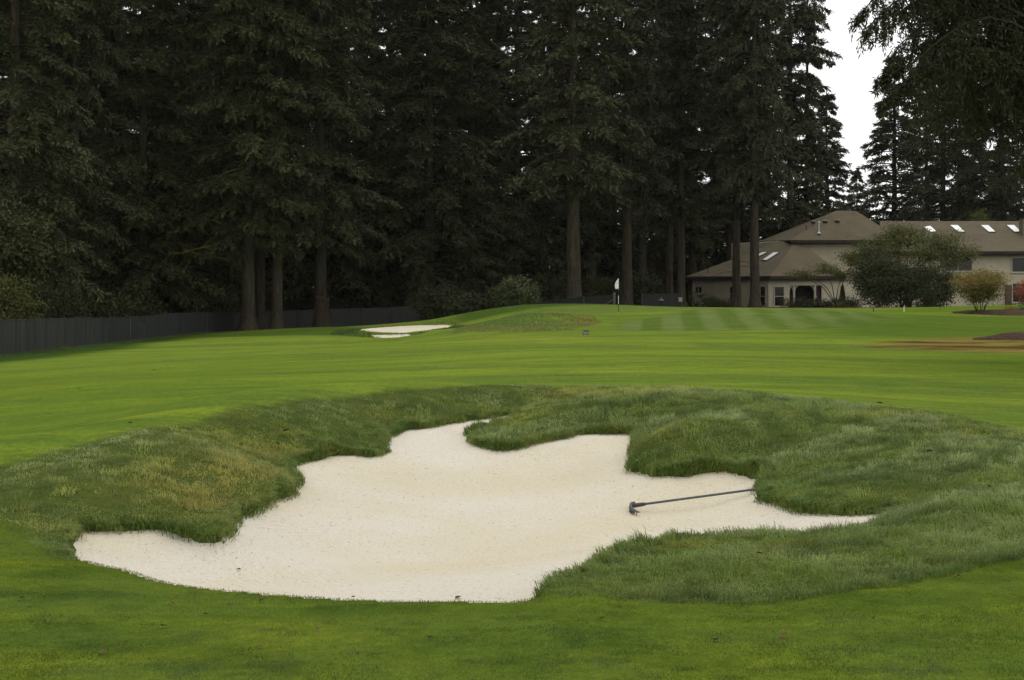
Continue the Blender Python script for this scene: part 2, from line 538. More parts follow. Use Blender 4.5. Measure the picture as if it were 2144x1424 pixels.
# striped apron right of the green
ap = poly_mask(dpoly([(1290, 69), (1400, 66), (1600, 66), (1850, 70), (1860, 84), (1760, 92), (1480, 90), (1400, 80), (1300, 76)]), gxr, gyr, 1.0)
sw = np.sin((gxr*1.0-(gyr-80)*.10)*2*np.pi/2.1)
lay(ap, np.array([.084, .125, .026]))
lay(ap*sstep(-.35, .35, sw), np.array([.118, .156, .048]))
# dull turf and dry patch at right
lay(poly_mask(dpoly([(1700, 60), (2400, 57), (2400, 90), (1900, 88), (1750, 72)]), gxr, gyr, 3)*.75, np.array([.060, .100, .016]))
lay(poly_mask(dpoly([(1800, 40), (1950, 36), (2400, 33), (2400, 48), (2000, 48)]), gxr, gyr, 3)*.5, np.array([.060, .105, .014]))
dry = poly_mask(dpoly([(1790, 53.5), (1900, 57.5), (2050, 61), (2400, 63.5), (2400, 47), (2100, 48.5), (1900, 51)]), gxr, gyr, 1.0)
lay(dry*(.25+.75*fbm(gxr*.4, gyr, 1.2, 71)), np.array([.180, .118, .045]))
lay(dry*sstep(.5, .66, fbm(gxr*.4, gyr, .9, 73)), np.array([.085, .045, .018]))
ground_col = tint.copy()

m_ground, nt, b = new_mat('turf')
at = node(nt, 'ShaderNodeAttribute', attribute_name='tint')
v1 = mapped(nt, 'Object', (1, 1, 1))
n1 = noise_node(nt, 9, 5, .65, v1)
n2 = noise_node(nt, 45, 3, .7, v1)
v2 = mapped(nt, 'Object', (.25, 1.6, 1))
n3 = noise_node(nt, 1.3, 5, .6, v2)
c = mixc(nt, 1.0, at.outputs['Color'], ramp(nt, n1.outputs[0], [(.25, (.70,)*3), (.75, (1.28,)*3)]), 'MULTIPLY')
c = mixc(nt, 1.0, c, ramp(nt, n2.outputs[0], [(.3, (.72,)*3), (.7, (1.25,)*3)]), 'MULTIPLY')
c = mixc(nt, 1.0, c, ramp(nt, n3.outputs[0], [(.3, (.78, .84, .9)), (.7, (1.2, 1.14, 1.0))]), 'MULTIPLY')
n4 = noise_node(nt, 2.6, 4, .65, mapped(nt, 'Object', (.45, 1, 1)))
c = mixc(nt, 1.0, c, ramp(nt, n4.outputs[0], [(.32, (.82, .88, .95)), (.68, (1.16, 1.10, .95))]), 'MULTIPLY')
lk(nt, c, b.inputs['Base Color'])
b.inputs['Roughness'].default_value = 1
b.inputs['Specular IOR Level'].default_value = 0
bump(nt, b, n2.outputs[0], .5, .02)

nr, nc = gx.shape
idx = np.arange(nr*nc).reshape(nr, nc)
quads = np.c_[idx[:-1, :-1].ravel(), idx[:-1, 1:].ravel(), idx[1:, 1:].ravel(), idx[1:, :-1].ravel()]
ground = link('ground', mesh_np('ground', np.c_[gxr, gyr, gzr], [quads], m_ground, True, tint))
tag(ground, 'mown green fairway and foreground turf with rolling banks', 'ground', kind='structure')

# ---------------------------------------------------------------- sand
m_sand, nt, b = new_mat('sand')
v = mapped(nt, 'Object')
big = noise_node(nt, .55, 3, .5, v)
c = ramp(nt, big.outputs[0], [(.38, (.695, .642, .535)), (.62, (.66, .592, .44))])
fine = noise_node(nt, 60, 4, .75, v)
c = mixc(nt, 1.0, c, ramp(nt, fine.outputs[0], [(.3, (.84,)*3), (.65, (1.08,)*3)]), 'MULTIPLY')
vs = mapped(nt, 'Object', (1, .55, 1))
sp = noise_node(nt, 26, 3, .8, vs)
c = mixc(nt, ramp(nt, sp.outputs[0], [(.60, (0, 0, 0)), (.70, (1, 1, 1))]), c, (.36, .30, .20))
lk(nt, c, b.inputs['Base Color'])
b.inputs['Roughness'].default_value = .95
b.inputs['Specular IOR Level'].default_value = .1
wv = node(nt, 'ShaderNodeTexWave', Scale=4.2, Distortion=2.2, Detail=3.0)
wv.wave_type = 'RINGS'; wv.rings_direction = 'Z'
wv.inputs['Detail Scale'].default_value = 1.5
mpn = nt.nodes.new('ShaderNodeMapping'); mpn.inputs['Location'].default_value = (.9, -12.2, 0)
lk(nt, nt.nodes.new('ShaderNodeTexCoord').outputs['Object'], mpn.inputs['Vector']); lk(nt, mpn.outputs[0], wv.inputs['Vector'])
patch = noise_node(nt, .8, 2, .5, v)
gm = node(nt, 'ShaderNodeMath', operation='MULTIPLY'); lk(nt, wv.outputs['Fac'], gm.inputs[0]); lk(nt, ramp(nt, patch.outputs[0], [(.42, (0, 0, 0)), (.60, (1, 1, 1))]), gm.inputs[1])
mid = noise_node(nt, 13, 6, .75, v)
add = node(nt, 'ShaderNodeMath', operation='MULTIPLY_ADD'); lk(nt, gm.outputs[0], add.inputs[0]); add.inputs[1].default_value = .30; lk(nt, mid.outputs[0], add.inputs[2])
bump(nt, b, add.outputs[0], .9, .05)

sx = np.arange(-4.6, 4.6, .055); sy = np.arange(7.6, 21.6, .055)
sgx, sgy = np.meshgrid(sx, sy)
ssd = sdf(BUNK, sgx, sgy).reshape(sgx.shape)
szv = sand_height(sgx, sgy)
keep = (ssd < .09)
fk = keep[:-1, :-1] & keep[1:, :-1] & keep[:-1, 1:] & keep[1:, 1:]
sidx = np.arange(sgx.size).reshape(sgx.shape)
q = np.c_[sidx[:-1, :-1][fk], sidx[:-1, 1:][fk], sidx[1:, 1:][fk], sidx[1:, :-1][fk]]
used = np.unique(q); remap = np.full(sgx.size, -1); remap[used] = np.arange(len(used))
sandV = np.c_[sgx.ravel()[used], sgy.ravel()[used], szv.ravel()[used]]
bunker = link('sand_bunker', mesh_np('sand_bunker', sandV, [remap[q]], m_sand, True))
tag(bunker, 'large pale sand bunker with ragged grassy edges in the foreground', 'bunker', kind='structure')

def drape(name, pts, mat, label, cat, up=.03, step=.35, mound=0, kind='structure'):
    """a sheet over the ground inside a plan polygon"""
    p = np.array(pts); pl = catmull(p, 4)
    x0, y0 = pl.min(0); x1, y1 = pl.max(0)
    ax, ay = np.meshgrid(np.arange(x0-step, x1+step, step), np.arange(y0-step, y1+step, step))
    s = sdf(pl, ax, ay).reshape(ax.shape)
    s = s + step*1.2*(vnoise(ax, ay, step*2.2, 77)-.5)
    z = ground_height(ax, ay)+np.where(s < 0, up+mound*sstep(0, 1.2, -s), -.12)
    kp = s < step
    f = kp[:-1, :-1] & kp[1:, :-1] & kp[:-1, 1:] & kp[1:, 1:]
    ii = np.arange(ax.size).reshape(ax.shape)
    qq = np.c_[ii[:-1, :-1][f], ii[:-1, 1:][f], ii[1:, 1:][f], ii[1:, :-1][f]]
    us = np.unique(qq); rm = np.full(ax.size, -1); rm[us] = np.arange(len(us))
    o = link(name, mesh_np(name, np.c_[ax.ravel()[us], ay.ravel()[us], z.ravel()[us]], [rm[qq]], mat, True))
    return tag(o, label, cat, kind=kind)

drape('sand_bunker', dpoly([(757, 95.5), (800, 97.5), (860, 98.5), (938, 97.5), (941, 95.5), (905, 91), (850, 87.5), (800, 90)]), m_sand, 'small crescent sand bunker below the raised green', 'bunker', .05, .22)
drape('sand_bunker', dpoly([(778, 84.6), (800, 84.9), (856, 84.2), (850, 82.8), (800, 82)]), m_sand, 'thin sliver of sand at the fairway edge before the crescent bunker', 'bunker', .05, .18)
m_mulch = simple('mulch', (.046, .026, .016), .95, .35, 5, bmp=.8)
drape('mulch_bed', dpoly([(1988, 97), (2020, 98), (2150, 99), (2400, 99), (2400, 91), (2150, 91), (2060, 92)]), m_mulch, 'long dark brown mulch bed under the autumn shrub', 'mulch bed', .05, .4, .15)
drape('mulch_bed', dpoly([(2030, 58.5), (2090, 61.5), (2160, 63.5), (2400, 65), (2400, 60.5), (2150, 59)]), m_mulch, 'low brown mulch mound on the fairway at the picture edge', 'mulch bed', .04, .3, .25)

# ---------------------------------------------------------------- grass blades
m_blade, nt, b = new_mat('grass_blade')
at = node(nt, 'ShaderNodeAttribute', attribute_name='tint')
lk(nt, at.outputs['Color'], b.inputs['Base Color'])
b.inputs['Roughness'].default_value = .55
b.inputs['Specular IOR Level'].default_value = .35
tr = nt.nodes.new('ShaderNodeBsdfTranslucent')
lk(nt, at.outputs['Color'], tr.inputs['Color'])
mx = nt.nodes.new('ShaderNodeMixShader'); mx.inputs[0].default_value = .25
lk(nt, b.outputs[0], mx.inputs[1]); lk(nt, tr.outputs[0], mx.inputs[2])
lk(nt, mx.outputs[0], nt.nodes['Material Output'].inputs['Surface'])

def blades(name, Pb, lean, length, width, bend, col, tipcol, single=False):
    n = len(Pb)
    a = rng.uniform(0, 2*np.pi, n)
    S = np.c_[np.cos(a), np.sin(a), np.zeros(n)]*width[:, None]*.5
    up = np.array([0, 0, 1.0])
    mid = Pb+up*(length*(.62-.22*bend))[:, None]+lean*(length*.28*bend)[:, None]
    tip = Pb+up*(length*(1-.75*bend))[:, None]+lean*(length*.85*bend)[:, None]
    if single:       # very short blades: one face each
        V = np.empty((n, 3, 3)); V[:, 0] = Pb-S; V[:, 1] = Pb+S; V[:, 2] = tip
        C = np.repeat(col[:, None], 3, 1); C[:, 2] = tipcol
        return mesh_np(name, V.reshape(-1, 3), [np.arange(3*n).reshape(n, 3)], m_blade, False, C.reshape(-1, 3))
    V = np.empty((n, 5, 3))
    V[:, 0] = Pb-S; V[:, 1] = Pb+S; V[:, 2] = mid+S*.8; V[:, 3] = mid-S*.8; V[:, 4] = tip
    i = (np.arange(n)*5)[:, None]
    q = i+np.array([0, 1, 2, 3]); t = i+np.array([3, 2, 4])
    C = np.empty((n, 5, 3))
    C[:, :4] = col[:, None]; C[:, 4] = tipcol
    return mesh_np(name, V.reshape(-1, 3), [q, t], m_blade, False, C.reshape(-1, 3))

def mixv(a, b, t): return np.asarray(a)*(1-t[:, None])+np.asarray(b)*t[:, None]

# --- long rough on the bank
N = 800000
X = rng.uniform(-6.6, 7.2, N); Y = 8.0+rng.random(N)**1.25*15.2
vis = np.abs(X) < .40*Y+.5
X, Y = X[vis], Y[vis]
ok = look(n_rs, X, Y) < .10+.10*(vnoise(X, Y, .3, 5)-.5)
X, Y = X[ok], Y[ok]
s, nx, ny, sg = look(n_bs, X, Y), look(n_nx, X, Y, True), look(n_ny, X, Y, True), look(n_sg, X, Y, True)
rag = BUNK[:, 2][sg] > .35
ok = s > np.where(rag, -.02, .03)
X, Y, s, nx, ny, rag = (v[ok] for v in (X, Y, s, nx, ny, rag))
Z = look(n_base, X, Y)-.015
n = len(X)
clump = fbm(X, Y, .32, 101, 2); big = fbm(X, Y, 1.4, 105, 3)
# every blade belongs to a tuft
TC = .17
wx = X+.05*(vnoise(X, Y, .2, 301)-.5); wy = Y+.05*(vnoise(X, Y, .2, 302)-.5)
cx_, cy_ = np.floor(wx/TC), np.floor(wy/TC)
tr1, tr2, tr3, tr4 = (H2(cx_, cy_, q) for q in (11, 12, 13, 14))
cenx, ceny = (cx_+.25+.5*tr1)*TC, (cy_+.25+.5*tr2)*TC
right = sstep(-.5, 2.2, X)
L = (.016+.036*clump+.085*tr3**1.3+.03*sstep(.5, .8, big))*(.85+.35*right)*rng.uniform(.55, 1.25, n)
edge = (1-sstep(.0, .30, s))*rag
L *= 1+.45*edge
outer = look(n_rs, X, Y)
front = 1-sstep(10.5, 12.0, Y)
L *= np.maximum(front, .45+.55*(1-sstep(-.5, .08, outer)))
ta = tr4*6.283
lean = np.c_[(X-cenx)/TC*1.6+np.cos(ta)*.55, (Y-ceny)/TC*1.6+np.sin(ta)*.55, np.zeros(n)]+np.c_[rng.normal(0, .4, (n, 2)), np.zeros(n)]
lean /= np.maximum(np.linalg.norm(lean, axis=1), 1e-6)[:, None]
inward = np.c_[nx, ny, np.zeros(n)]
lean = lean*(1-edge[:, None])+inward*edge[:, None]*1.1
lean += np.c_[np.zeros(n), -.15*np.ones(n), np.zeros(n)]*(1-edge[:, None])
lean /= np.linalg.norm(lean, axis=1)[:, None]
bend = np.clip(.50+.38*rng.normal(0, .5, n)+.25*edge+.25*(1-clump), .12, 1.02)
W = np.clip(.0034+.00020*(Y-8), .0034, .0068)*rng.uniform(.7, 1.3, n)
t1 = fbm(X, Y, .9, 121, 3); t2 = fbm(X, Y, .35, 125, 2); t3 = rng.random(n)
col = mixv(np.array([.195, .265, .054]), np.array([.295, .355, .135]), sstep(.38, .62, t1))
col = mixv(col, np.array([.300, .335, .056]), sstep(.46, .70, fbm(X, Y, 1.7, 131, 3))*.8)
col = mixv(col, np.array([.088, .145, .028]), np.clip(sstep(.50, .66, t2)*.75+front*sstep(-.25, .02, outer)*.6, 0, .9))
# dry patch on the left bank, and a few others
def blob(px, py, r, sxy=1.0):
    x0, y0, _ = hit(px, py)
    return np.exp(-(((X-x0)/r)**2+((Y-y0)/(r*sxy))**2))
dryp = np.clip(1.2*blob(520, 990, .8, 1.4)+blob(400, 1040, .6, 1.2)+.9*blob(590, 960, .5)+.6*blob(1390, 905, .3, 1.2)+.75*blob(1455, 1145, .28)+.6*blob(1400, 820, .6, 1.4)+.55*blob(1180, 826, .5)+.5*blob(95, 1090, .35)+.4*blob(1640, 1150, .25)+.4*blob(800, 868, .6), 0, 1)
dryp *= .55+.8*fbm(X, Y, .22, 141, 2)
col = mixv(col, np.array([.42, .36, .085]), np.clip(dryp, 0, 1)*.72)
straw = (t3 > .97)
col[straw] = mixv(col[straw], np.array([.24, .20, .085]), np.full(straw.sum(), .75))
col = mixv(col, np.array([.120, .190, .028]), edge*.35)
col = mixv(col, np.array([.30, .33, .10]), sstep(.6, .95, tr2)*.18)
col *= (rng.uniform(.72, 1.2, n)*(.78+.44*tr1))[:, None]
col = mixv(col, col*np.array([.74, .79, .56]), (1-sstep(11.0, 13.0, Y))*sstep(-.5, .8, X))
tipc = col*1.15+np.array([.012, .014, .010])
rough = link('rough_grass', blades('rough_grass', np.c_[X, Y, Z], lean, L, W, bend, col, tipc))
# blades hanging over the broken edge down to the sand
N = 55000
ea = BUNK; eb = np.roll(BUNK, -1, 0); el = np.linalg.norm((eb-ea)[:, :2], axis=1)*(ea[:, 2] > .5)
k = rng.choice(len(ea), N, p=el/el.sum()); t = rng.random(N)
bp = ea[k, :2]*(1-t[:, None])+eb[k, :2]*t[:, None]
ed = (eb-ea)[k, :2]; inn = np.c_[-ed[:, 1], ed[:, 0]]; inn /= np.maximum(np.linalg.norm(inn, axis=1), 1e-6)[:, None]
tst = look(n_bs, bp[:, 0]+inn[:, 0]*.12, bp[:, 1]+inn[:, 1]*.12)
inn *= np.where(tst < 0, 1, -1)[:, None]
fr = rng.random(N)**.8
off = rng.uniform(-.10, .03, N)+.07*(1-fr)+.05*(vnoise(bp[:, 0], bp[:, 1], .12, 8)-.5)
X2 = bp[:, 0]+inn[:, 0]*off; Y2 = bp[:, 1]+inn[:, 1]*off
zs_ = sand_f(X2, Y2)-.01; zb_ = base_f(X2-inn[:, 0]*.05, Y2-inn[:, 1]*.05)
Z2 = zs_+np.maximum(zb_-zs_, .0)*fr
lean2 = np.c_[inn+rng.normal(0, .45, (N, 2)), np.zeros(N)]; lean2 /= np.linalg.norm(lean2, axis=1)[:, None]
rag2 = fbm(X2, Y2, .16, 201, 2)
L2 = (.035+.17*rag2**2)*rng.uniform(.4, 1.3, N)
c2 = mixv(np.array([.105, .175, .026]), np.array([.190, .245, .045]), sstep(.4, .65, fbm(X2, Y2, .3, 205, 2)))
c2 = mixv(c2, np.array([.20, .16, .06]), (rng.random(N) < .14)*.7*(1-.5*fr))
c2 *= rng.uniform(.65, 1.2, N)[:, None]
edge_g = link('overhanging_grass', blades('overhanging_grass', np.c_[X2, Y2, Z2], lean2, L2, rng.uniform(.004, .008, N), np.clip(.62+.3*rng.normal(0, .6, N), .2, 1.25), c2, c2*1.2))
tag(edge_g, 'shaggy grass hanging over the broken bunker edge', 'grass', kind='stuff')
tag(rough, 'long tufted rough grass on the banks round the bunker', 'grass', kind='stuff')

# --- mown blades in the foreground
N = 420000
Y = 5.7+rng.random(N)**1.35*6.5
X = rng.uniform(-1, 1, N)*(.385*Y+.35)
ok = (look(n_rs, X, Y) > -.06)
X, Y = X[ok], Y[ok]
s = look(n_bs, X, Y)
ok = s > .004
X, Y, s = X[ok], Y[ok], s[ok]
n = len(X)
Z = look(n_base, X, Y)-.004
c1 = fbm(X, Y, .8, 151, 3); c2 = fbm(X, Y, .16, 155, 2); c3 = fbm(X, Y, 2.6, 157, 2)
L = (.012+.012*c2)*rng.uniform(.7, 1.3, n)
a = 2*np.pi*fbm(X, Y, .9, 161, 2)*1.5+rng.normal(0, .9, n)
lean = np.c_[np.cos(a), np.sin(a), np.zeros(n)]
col = mixv(np.array([.086, .138, .018]), np.array([.160, .215, .021]), sstep(.35, .65, c1))
col = mixv(col, np.array([.050, .086, .022]), sstep(.55, .75, c2)*.7)
col = mixv(col, np.array([.110, .152, .012]), sstep(.5, .75, c3)*.5)
col *= rng.uniform(.75, 1.25, n)[:, None]
mown = link('mown_grass', blades('mown_grass', np.c_[X, Y, Z], lean, L, np.full(n, .0042)*rng.uniform(.7, 1.3, n), rng.uniform(.2, .9, n), col, col*1.1, True))
tag(mown, 'short mown turf blades in front of the bunker', 'grass', kind='stuff')

# --- taller fescue on the far mound, and uncut grass by the far bunker
N = 70000
FES = np.array(dpoly([(940, 75), (1010, 69.5), (1120, 67.5), (1200, 68.5), (1265, 76), (1240, 80), (1150, 82), (1040, 82), (970, 82)]))
FES2 = np.array(dpoly([(700, 97), (760, 99), (940, 101), (980, 95), (960, 88), (900, 89), (941, 94), (938, 98.2), (860, 99.5), (757, 96.5), (740, 90), (840, 86.5), (900, 85.5), (880, 83), (770, 82), (690, 86)]))
X = rng.uniform(-14, 6, N); Y = rng.uniform(66, 103, N)
in1 = sdf(FES, X, Y) < .4*(vnoise(X, Y, 1, 3)-.5); in2 = sdf(FES2, X, Y) < 0
ok = in1 | (in2 & (rng.random(N) < .5))
X, Y, in1 = X[ok], Y[ok], in1[ok]
n = len(X)
Z = ground_height(X, Y)-.02
a = rng.uniform(0, 6.28, n); lean = np.c_[np.cos(a), np.sin(a)-.3, np.zeros(n)]
L = np.where(in1, .05+.16*fbm(X, Y, 1.2, 3, 2), .14)*rng.uniform(.6, 1.3, n)
col = mixv(np.array([.130, .185, .048]), np.array([.215, .200, .062]), sstep(.46, .68, fbm(X, Y*.6, 2.2, 175, 3))*in1*.8)
col = mixv(col, np.array([.26, .175, .055]), in1*sstep(1.2, 4.2, X)*.7)
col = mixv(col, np.array([.040, .070, .016]), (~in1)*.8)
col *= rng.uniform(.75, 1.25, n)[:, None]
fes = link('fescue_grass', blades('fescue_grass', np.c_[X, Y, Z], lean, L, rng.uniform(.02, .045, n), rng.uniform(.2, .8, n), col, col*1.2))
tag(fes, 'yellowing unmown grass on the mound below the green', 'grass', kind='stuff')

# --- weeds at the foot of the fence
N = 26000
t = rng.random(N); Y = 55+t*95
X = np.interp(Y, fy, fx)+.25+rng.random(N)**2*2.2
Z = ground_height(X, Y)-.02
a = rng.uniform(0, 6.28, N); lean = np.c_[np.cos(a), np.sin(a), np.zeros(N)]
col = mixv(np.array([.045, .072, .016]), np.array([.10, .105, .03]), sstep(.5, .7, fbm(X, Y, 3, 185)))*rng.uniform(.7, 1.2, N)[:, None]
wd = link('verge_grass', blades('verge_grass', np.c_[X, Y, Z], lean, rng.uniform(.06, .26, N)*(.4+vnoise(X, Y, 1.5, 6)), rng.uniform(.015, .04, N), rng.uniform(.2, .8, N), col, col*1.15, True))
tag(wd, 'uncut grass along the foot of the screened fence', 'grass', kind='stuff')

# ---------------------------------------------------------------- trees
def leaf_mat(name, col, tipc, trans=.15, rough=.7, scale=.9):
    m, nt, b = new_mat(name)
    v = mapped(nt, 'Object')
    n = noise_node(nt, scale, 3, .6, v)
    oi = node(nt, 'ShaderNodeObjectInfo')
    c = ramp(nt, n.outputs[0], [(.32, col), (.72, tipc)])
    c = mixc(nt, 1.0, c, ramp(nt, oi.outputs['Random'], [(0, (.78, .80, .82)), (1, (1.22, 1.16, 1.0))]), 'MULTIPLY')
    lk(nt, c, b.inputs['Base Color'])
    b.inputs['Roughness'].default_value = rough
    b.inputs['Specular IOR Level'].default_value = .2
    tr = nt.nodes.new('ShaderNodeBsdfTranslucent'); lk(nt, c, tr.inputs['Color'])
    mx = nt.nodes.new('ShaderNodeMixShader'); mx.inputs[0].default_value = trans
    lk(nt, b.outputs[0], mx.inputs[1]); lk(nt, tr.outputs[0], mx.inputs[2])
    lk(nt, mx.outputs[0], nt.nodes['Material Output'].inputs['Surface'])
    return m
m_fir = leaf_mat('fir_needles', (.030, .037, .016), (.076, .084, .033), .1)
m_fir_blue = leaf_mat('fir_needles_grey', (.036, .043, .023), (.086, .092, .044), .1)
m_hang = leaf_mat('drooping_needles', (.014, .018, .008), (.032, .037, .014), .1)

def bark(name, col, col2, moss=.3):
    m, nt, b = new_mat(name)
    v = mapped(nt, 'Object', (1, 1, .16))
    n = noise_node(nt, 5.5, 5, .7, v)
    c = ramp(nt, n.outputs[0], [(.33, tuple(x*.35 for x in col)), (.5, col), (.72, col2)])
    v2 = mapped(nt, 'Object')
    n2 = noise_node(nt, .7, 3, .6, v2)
    c = mixc(nt, ramp(nt, n2.outputs[0], [(.45, (0, 0, 0)), (.75, (moss,)*3)]), c, (.060, .062, .024))
    lk(nt, c, b.inputs['Base Color'])
    b.inputs['Roughness'].default_value = .95
    b.inputs['Specular IOR Level'].default_value = .1
    bump(nt, b, n.outputs[0], 1.0, .08)
    return m
m_bark = bark('bark', (.044, .037, .026), (.078, .066, .047), .5)
m_bark_red = bark('bark_reddish', (.036, .026, .017), (.060, .043, .028), .4)
m_bark_dark = bark('bark_dark', (.030, .025, .018), (.050, .042, .030))

def kites(C, D, Nn, ln, wd):
    """leaf-shaped quads: base C, direction D, side from normal Nn"""
    S = np.cross(D, Nn); S /= np.maximum(np.linalg.norm(S, axis=1), 1e-6)[:, None]
    n = len(C)
    V = np.empty((n, 4, 3))
    V[:, 0] = C; V[:, 1] = C+D*(ln*.45)[:, None]+S*(wd*.5)[:, None]; V[:, 2] = C+D*ln[:, None]; V[:, 3] = C+D*(ln*.45)[:, None]-S*(wd*.5)[:, None]
    return V.reshape(-1, 3), (np.arange(n)*4)[:, None]+np.arange(4)

def unit(v): return v/np.maximum(np.linalg.norm(v, axis=-1, keepdims=True), 1e-9)

def trunk_mesh(name, H, r0, seed, mat, n=14, segs=26, lean=0.0):
    R = np.random.default_rng(seed)
    zz = np.r_[-.4, 0, .25, .7, np.linspace(1.4, H, segs)]
    V = []
    wob = np.cumsum(R.normal(0, .02, (len(zz), 2)), 0)
    for i, z in enumerate(zz):
        r = r0*(1-.93*np.clip(z/H, 0, 1)**.9)*(1+.75*math.exp(-max(z, 0)/.55))+.02
        a = np.arange(n)/n*2*np.pi
        rr = r*(1+.05*np.sin(3*a+seed)+.035*np.sin(7*a+z)+.05*math.exp(-max(z, 0)/.8)*np.sin(5*a+seed*2))
        V.append(np.c_[wob[i, 0]+lean*z+rr*np.cos(a), wob[i, 1]+rr*np.sin(a), np.full(n, z)])
    V = np.concatenate(V)
    F_ = []
    for i in range(len(zz)-1):
        for k in range(n):
            a, bq = i*n+k, i*n+(k+1) % n
            F_.append((a, bq, bq+n, a+n))
    return mesh_np(name, V, [np.array(F_)], mat, True)

def fir_crown(seed, H, z0, Lmax, nb, nside, nel, el=.42, ew=.15, droop=.35, shape=.75, hang=.25, gap=.18, stub=0, zmax=None, az=None, asym=0, flat=.5):
    """boughs of a conifer: wood tubes and needle sprays"""
    R = np.random.default_rng(seed)
    Cs, Ds, Ns, Ls, Ws = [], [], [], [], []
    wood = MB()
    zs = z0+(H-.6-z0)*np.sort(R.random(nb))**1.0
    ph = 0
    for z in zs:
        t = (z-z0)/(H-z0)
        ph += 2.399+R.normal(0, .35)
        env = (1-t)**shape*(.72+.28*min(1, t/.12))
        Lb = Lmax*env*R.uniform(.55, 1.12)+.35
        if asym: Lb *= 1+asym*math.cos(ph)
        if R.random() < gap: Lb *= .45
        up = .10+.40*t+R.normal(0, .10)
        dr = droop*R.uniform(.6, 1.4)
        ts = np.linspace(0, 1, 7)
        er = np.array([math.cos(ph), math.sin(ph), 0]); es = np.array([-er[1], er[0], 0])
        bendy = R.normal(0, .12)
        cur = lambda q: (np.array([0, 0, z])[None]+er[None]*(Lb*q)[:, None]+es[None]*(Lb*bendy*q*q)[:, None]+np.array([0, 0, 1.])[None]*(Lb*(up*q-(dr+up*.7)*q*q+.22*dr*q**4))[:, None])
        pts = cur(ts)
        wood.tube([tuple(p) for p in pts], [max(.012, .022*Lb*(1-.9*q)+.01) for q in ts], 4, False)
        k = max(4, int(nside*(.35+.65*Lb/Lmax)))
        q = np.sort(.16+.84*R.random(k)**.8)
        base = cur(q); tang = unit(cur(np.minimum(q+.03, 1.02))-cur(q-.03))
        side = np.where(np.arange(k) % 2 == 0, 1, -1)*R.uniform(.55, 1.0, k)
        bl = (Lb*.30*(1.08-q)**.8+.30)*R.uniform(.6, 1.25, k)
        bd = unit(tang*R.uniform(.45, .9, k)[:, None]+es[None]*side[:, None]+np.array([0, 0, 1.])*R.normal(-.05, .14, k)[:, None])
        m = nel
        f = (np.arange(m)+.5)/m
        f = np.clip(f[None]+R.normal(0, .09, (k, m)), .02, 1.05)
        c = base[:, None]+bd[:, None]*(bl[:, None]*f)[..., None]
        c[..., 2] -= hang*bl[:, None]*f**1.7
        c += R.normal(0, .05, c.shape)
        d = bd[:, None]+R.normal(0, .38, c.shape)
        d[..., 2] -= hang*1.1*f+R.normal(0, .18, f.shape)
        nn = np.array([0, 0, 1.])+R.normal(0, flat, c.shape)
        Cs.append(c.reshape(-1, 3)); Ds.append(unit(d).reshape(-1, 3)); Ns.append(unit(nn).reshape(-1, 3))
        Ls.append(el*R.uniform(.55, 1.25, k*m)); Ws.append(ew*R.uniform(.6, 1.3, k*m))
    Cs, Ds, Ns, Ls, Ws = map(np.concatenate, (Cs, Ds, Ns, Ls, Ws))
    V, Q = kites(Cs, Ds, Ns, Ls, Ws)
    # dead lower stubs
    for i in range(stub):
        z = R.uniform(2.2, z0+1); a = R.uniform(0, 6.28); l = R.uniform(.5, 2.4)
        e = np.array([math.cos(a), math.sin(a), 0])
        p0 = np.array([0, 0, z]); p1 = p0+e*l*.5+np.array([0, 0, -.02*l]); p2 = p0+e*l+np.array([0, 0, -.22*l])
        wood.tube([p0, p1, p2], [.035, .022, .008], 4, False)
    return V, Q, wood

def wood_mesh(name, wood, mat):
    me = bpy.data.meshes.new(name); me.from_pydata(wood.v, [], wood.f); me.update(); me.materials.append(mat)
    return me

class Species:
    def __init__(self, key, H, r0, z0, Lmax, nb, nside, nel, mat, bmat, seed, **kw):
        self.H = H
        V, Q, wood = fir_crown(seed, H, z0, Lmax, nb, nside, nel, **kw)
        self.crown = mesh_np('crown', V, [Q], mat)
        self.trunk = trunk_mesh('trunk', H, r0, seed, bmat)
        self.limbs = wood_mesh('limbs', wood, m_bark_dark)
KW = dict(el=.52, ew=.15)
SP = {
 'low':   Species('low', 50, .60, 1.4, 8.2, 200, 32, 16, m_fir, m_bark, 11, droop=.42, hang=.36, shape=.55, **KW),
 'low2':  Species('low2', 46, .50, 2.2, 7.0, 200, 32, 16, m_fir, m_bark, 12, droop=.34, hang=.30, shape=.50, **KW),
 'mid':   Species('mid', 50, .62, 8.0, 7.0, 170, 32, 16, m_fir, m_bark, 13, droop=.40, hang=.34, shape=.5, stub=14, **KW),
 'high':  Species('high', 48, .62, 11.0, 6.4, 150, 32, 16, m_fir_blue, m_bark, 14, droop=.40, hang=.42, shape=.5, stub=16, gap=.28, **KW),
 'thin':  Species('thin', 44, .40, 9.0, 4.6, 150, 28, 14, m_fir_blue, m_bark, 15, droop=.36, hang=.34, shape=.5, stub=14, gap=.25, **KW),
 'cone':  Species('cone', 30, .40, 1.5, 6.0, 210, 26, 12, m_fir_blue, m_bark, 16, droop=.26, hang=.2, shape=.95, **KW),
}
def conifer(sp, x, y, label, group=None, rz=None, s=1.0, sz=None, trunk_mat=None, tilt=0, wide=None):
    S = SP[sp]
    root = empty('fir_tree', (x, y, gz(x, y)-.05), random.uniform(0, 6.28) if rz is None else rz)
    s = s*1.0
    root.scale = (wide or s, wide or s, sz or s)
    root.rotation_euler[1] = tilt
    for nm, me in (('trunk', S.trunk), ('limbs', S.limbs), ('crown', S.crown)):
        c = link(nm, me, root)
        if nm == 'limbs': c['kind'] = 'stuff'
    return tag(root, label, 'tree', group)
def conifer_px(sp, px, d, *a, **k): return conifer(sp, (px-CX)/F*d, d, *a, **k)

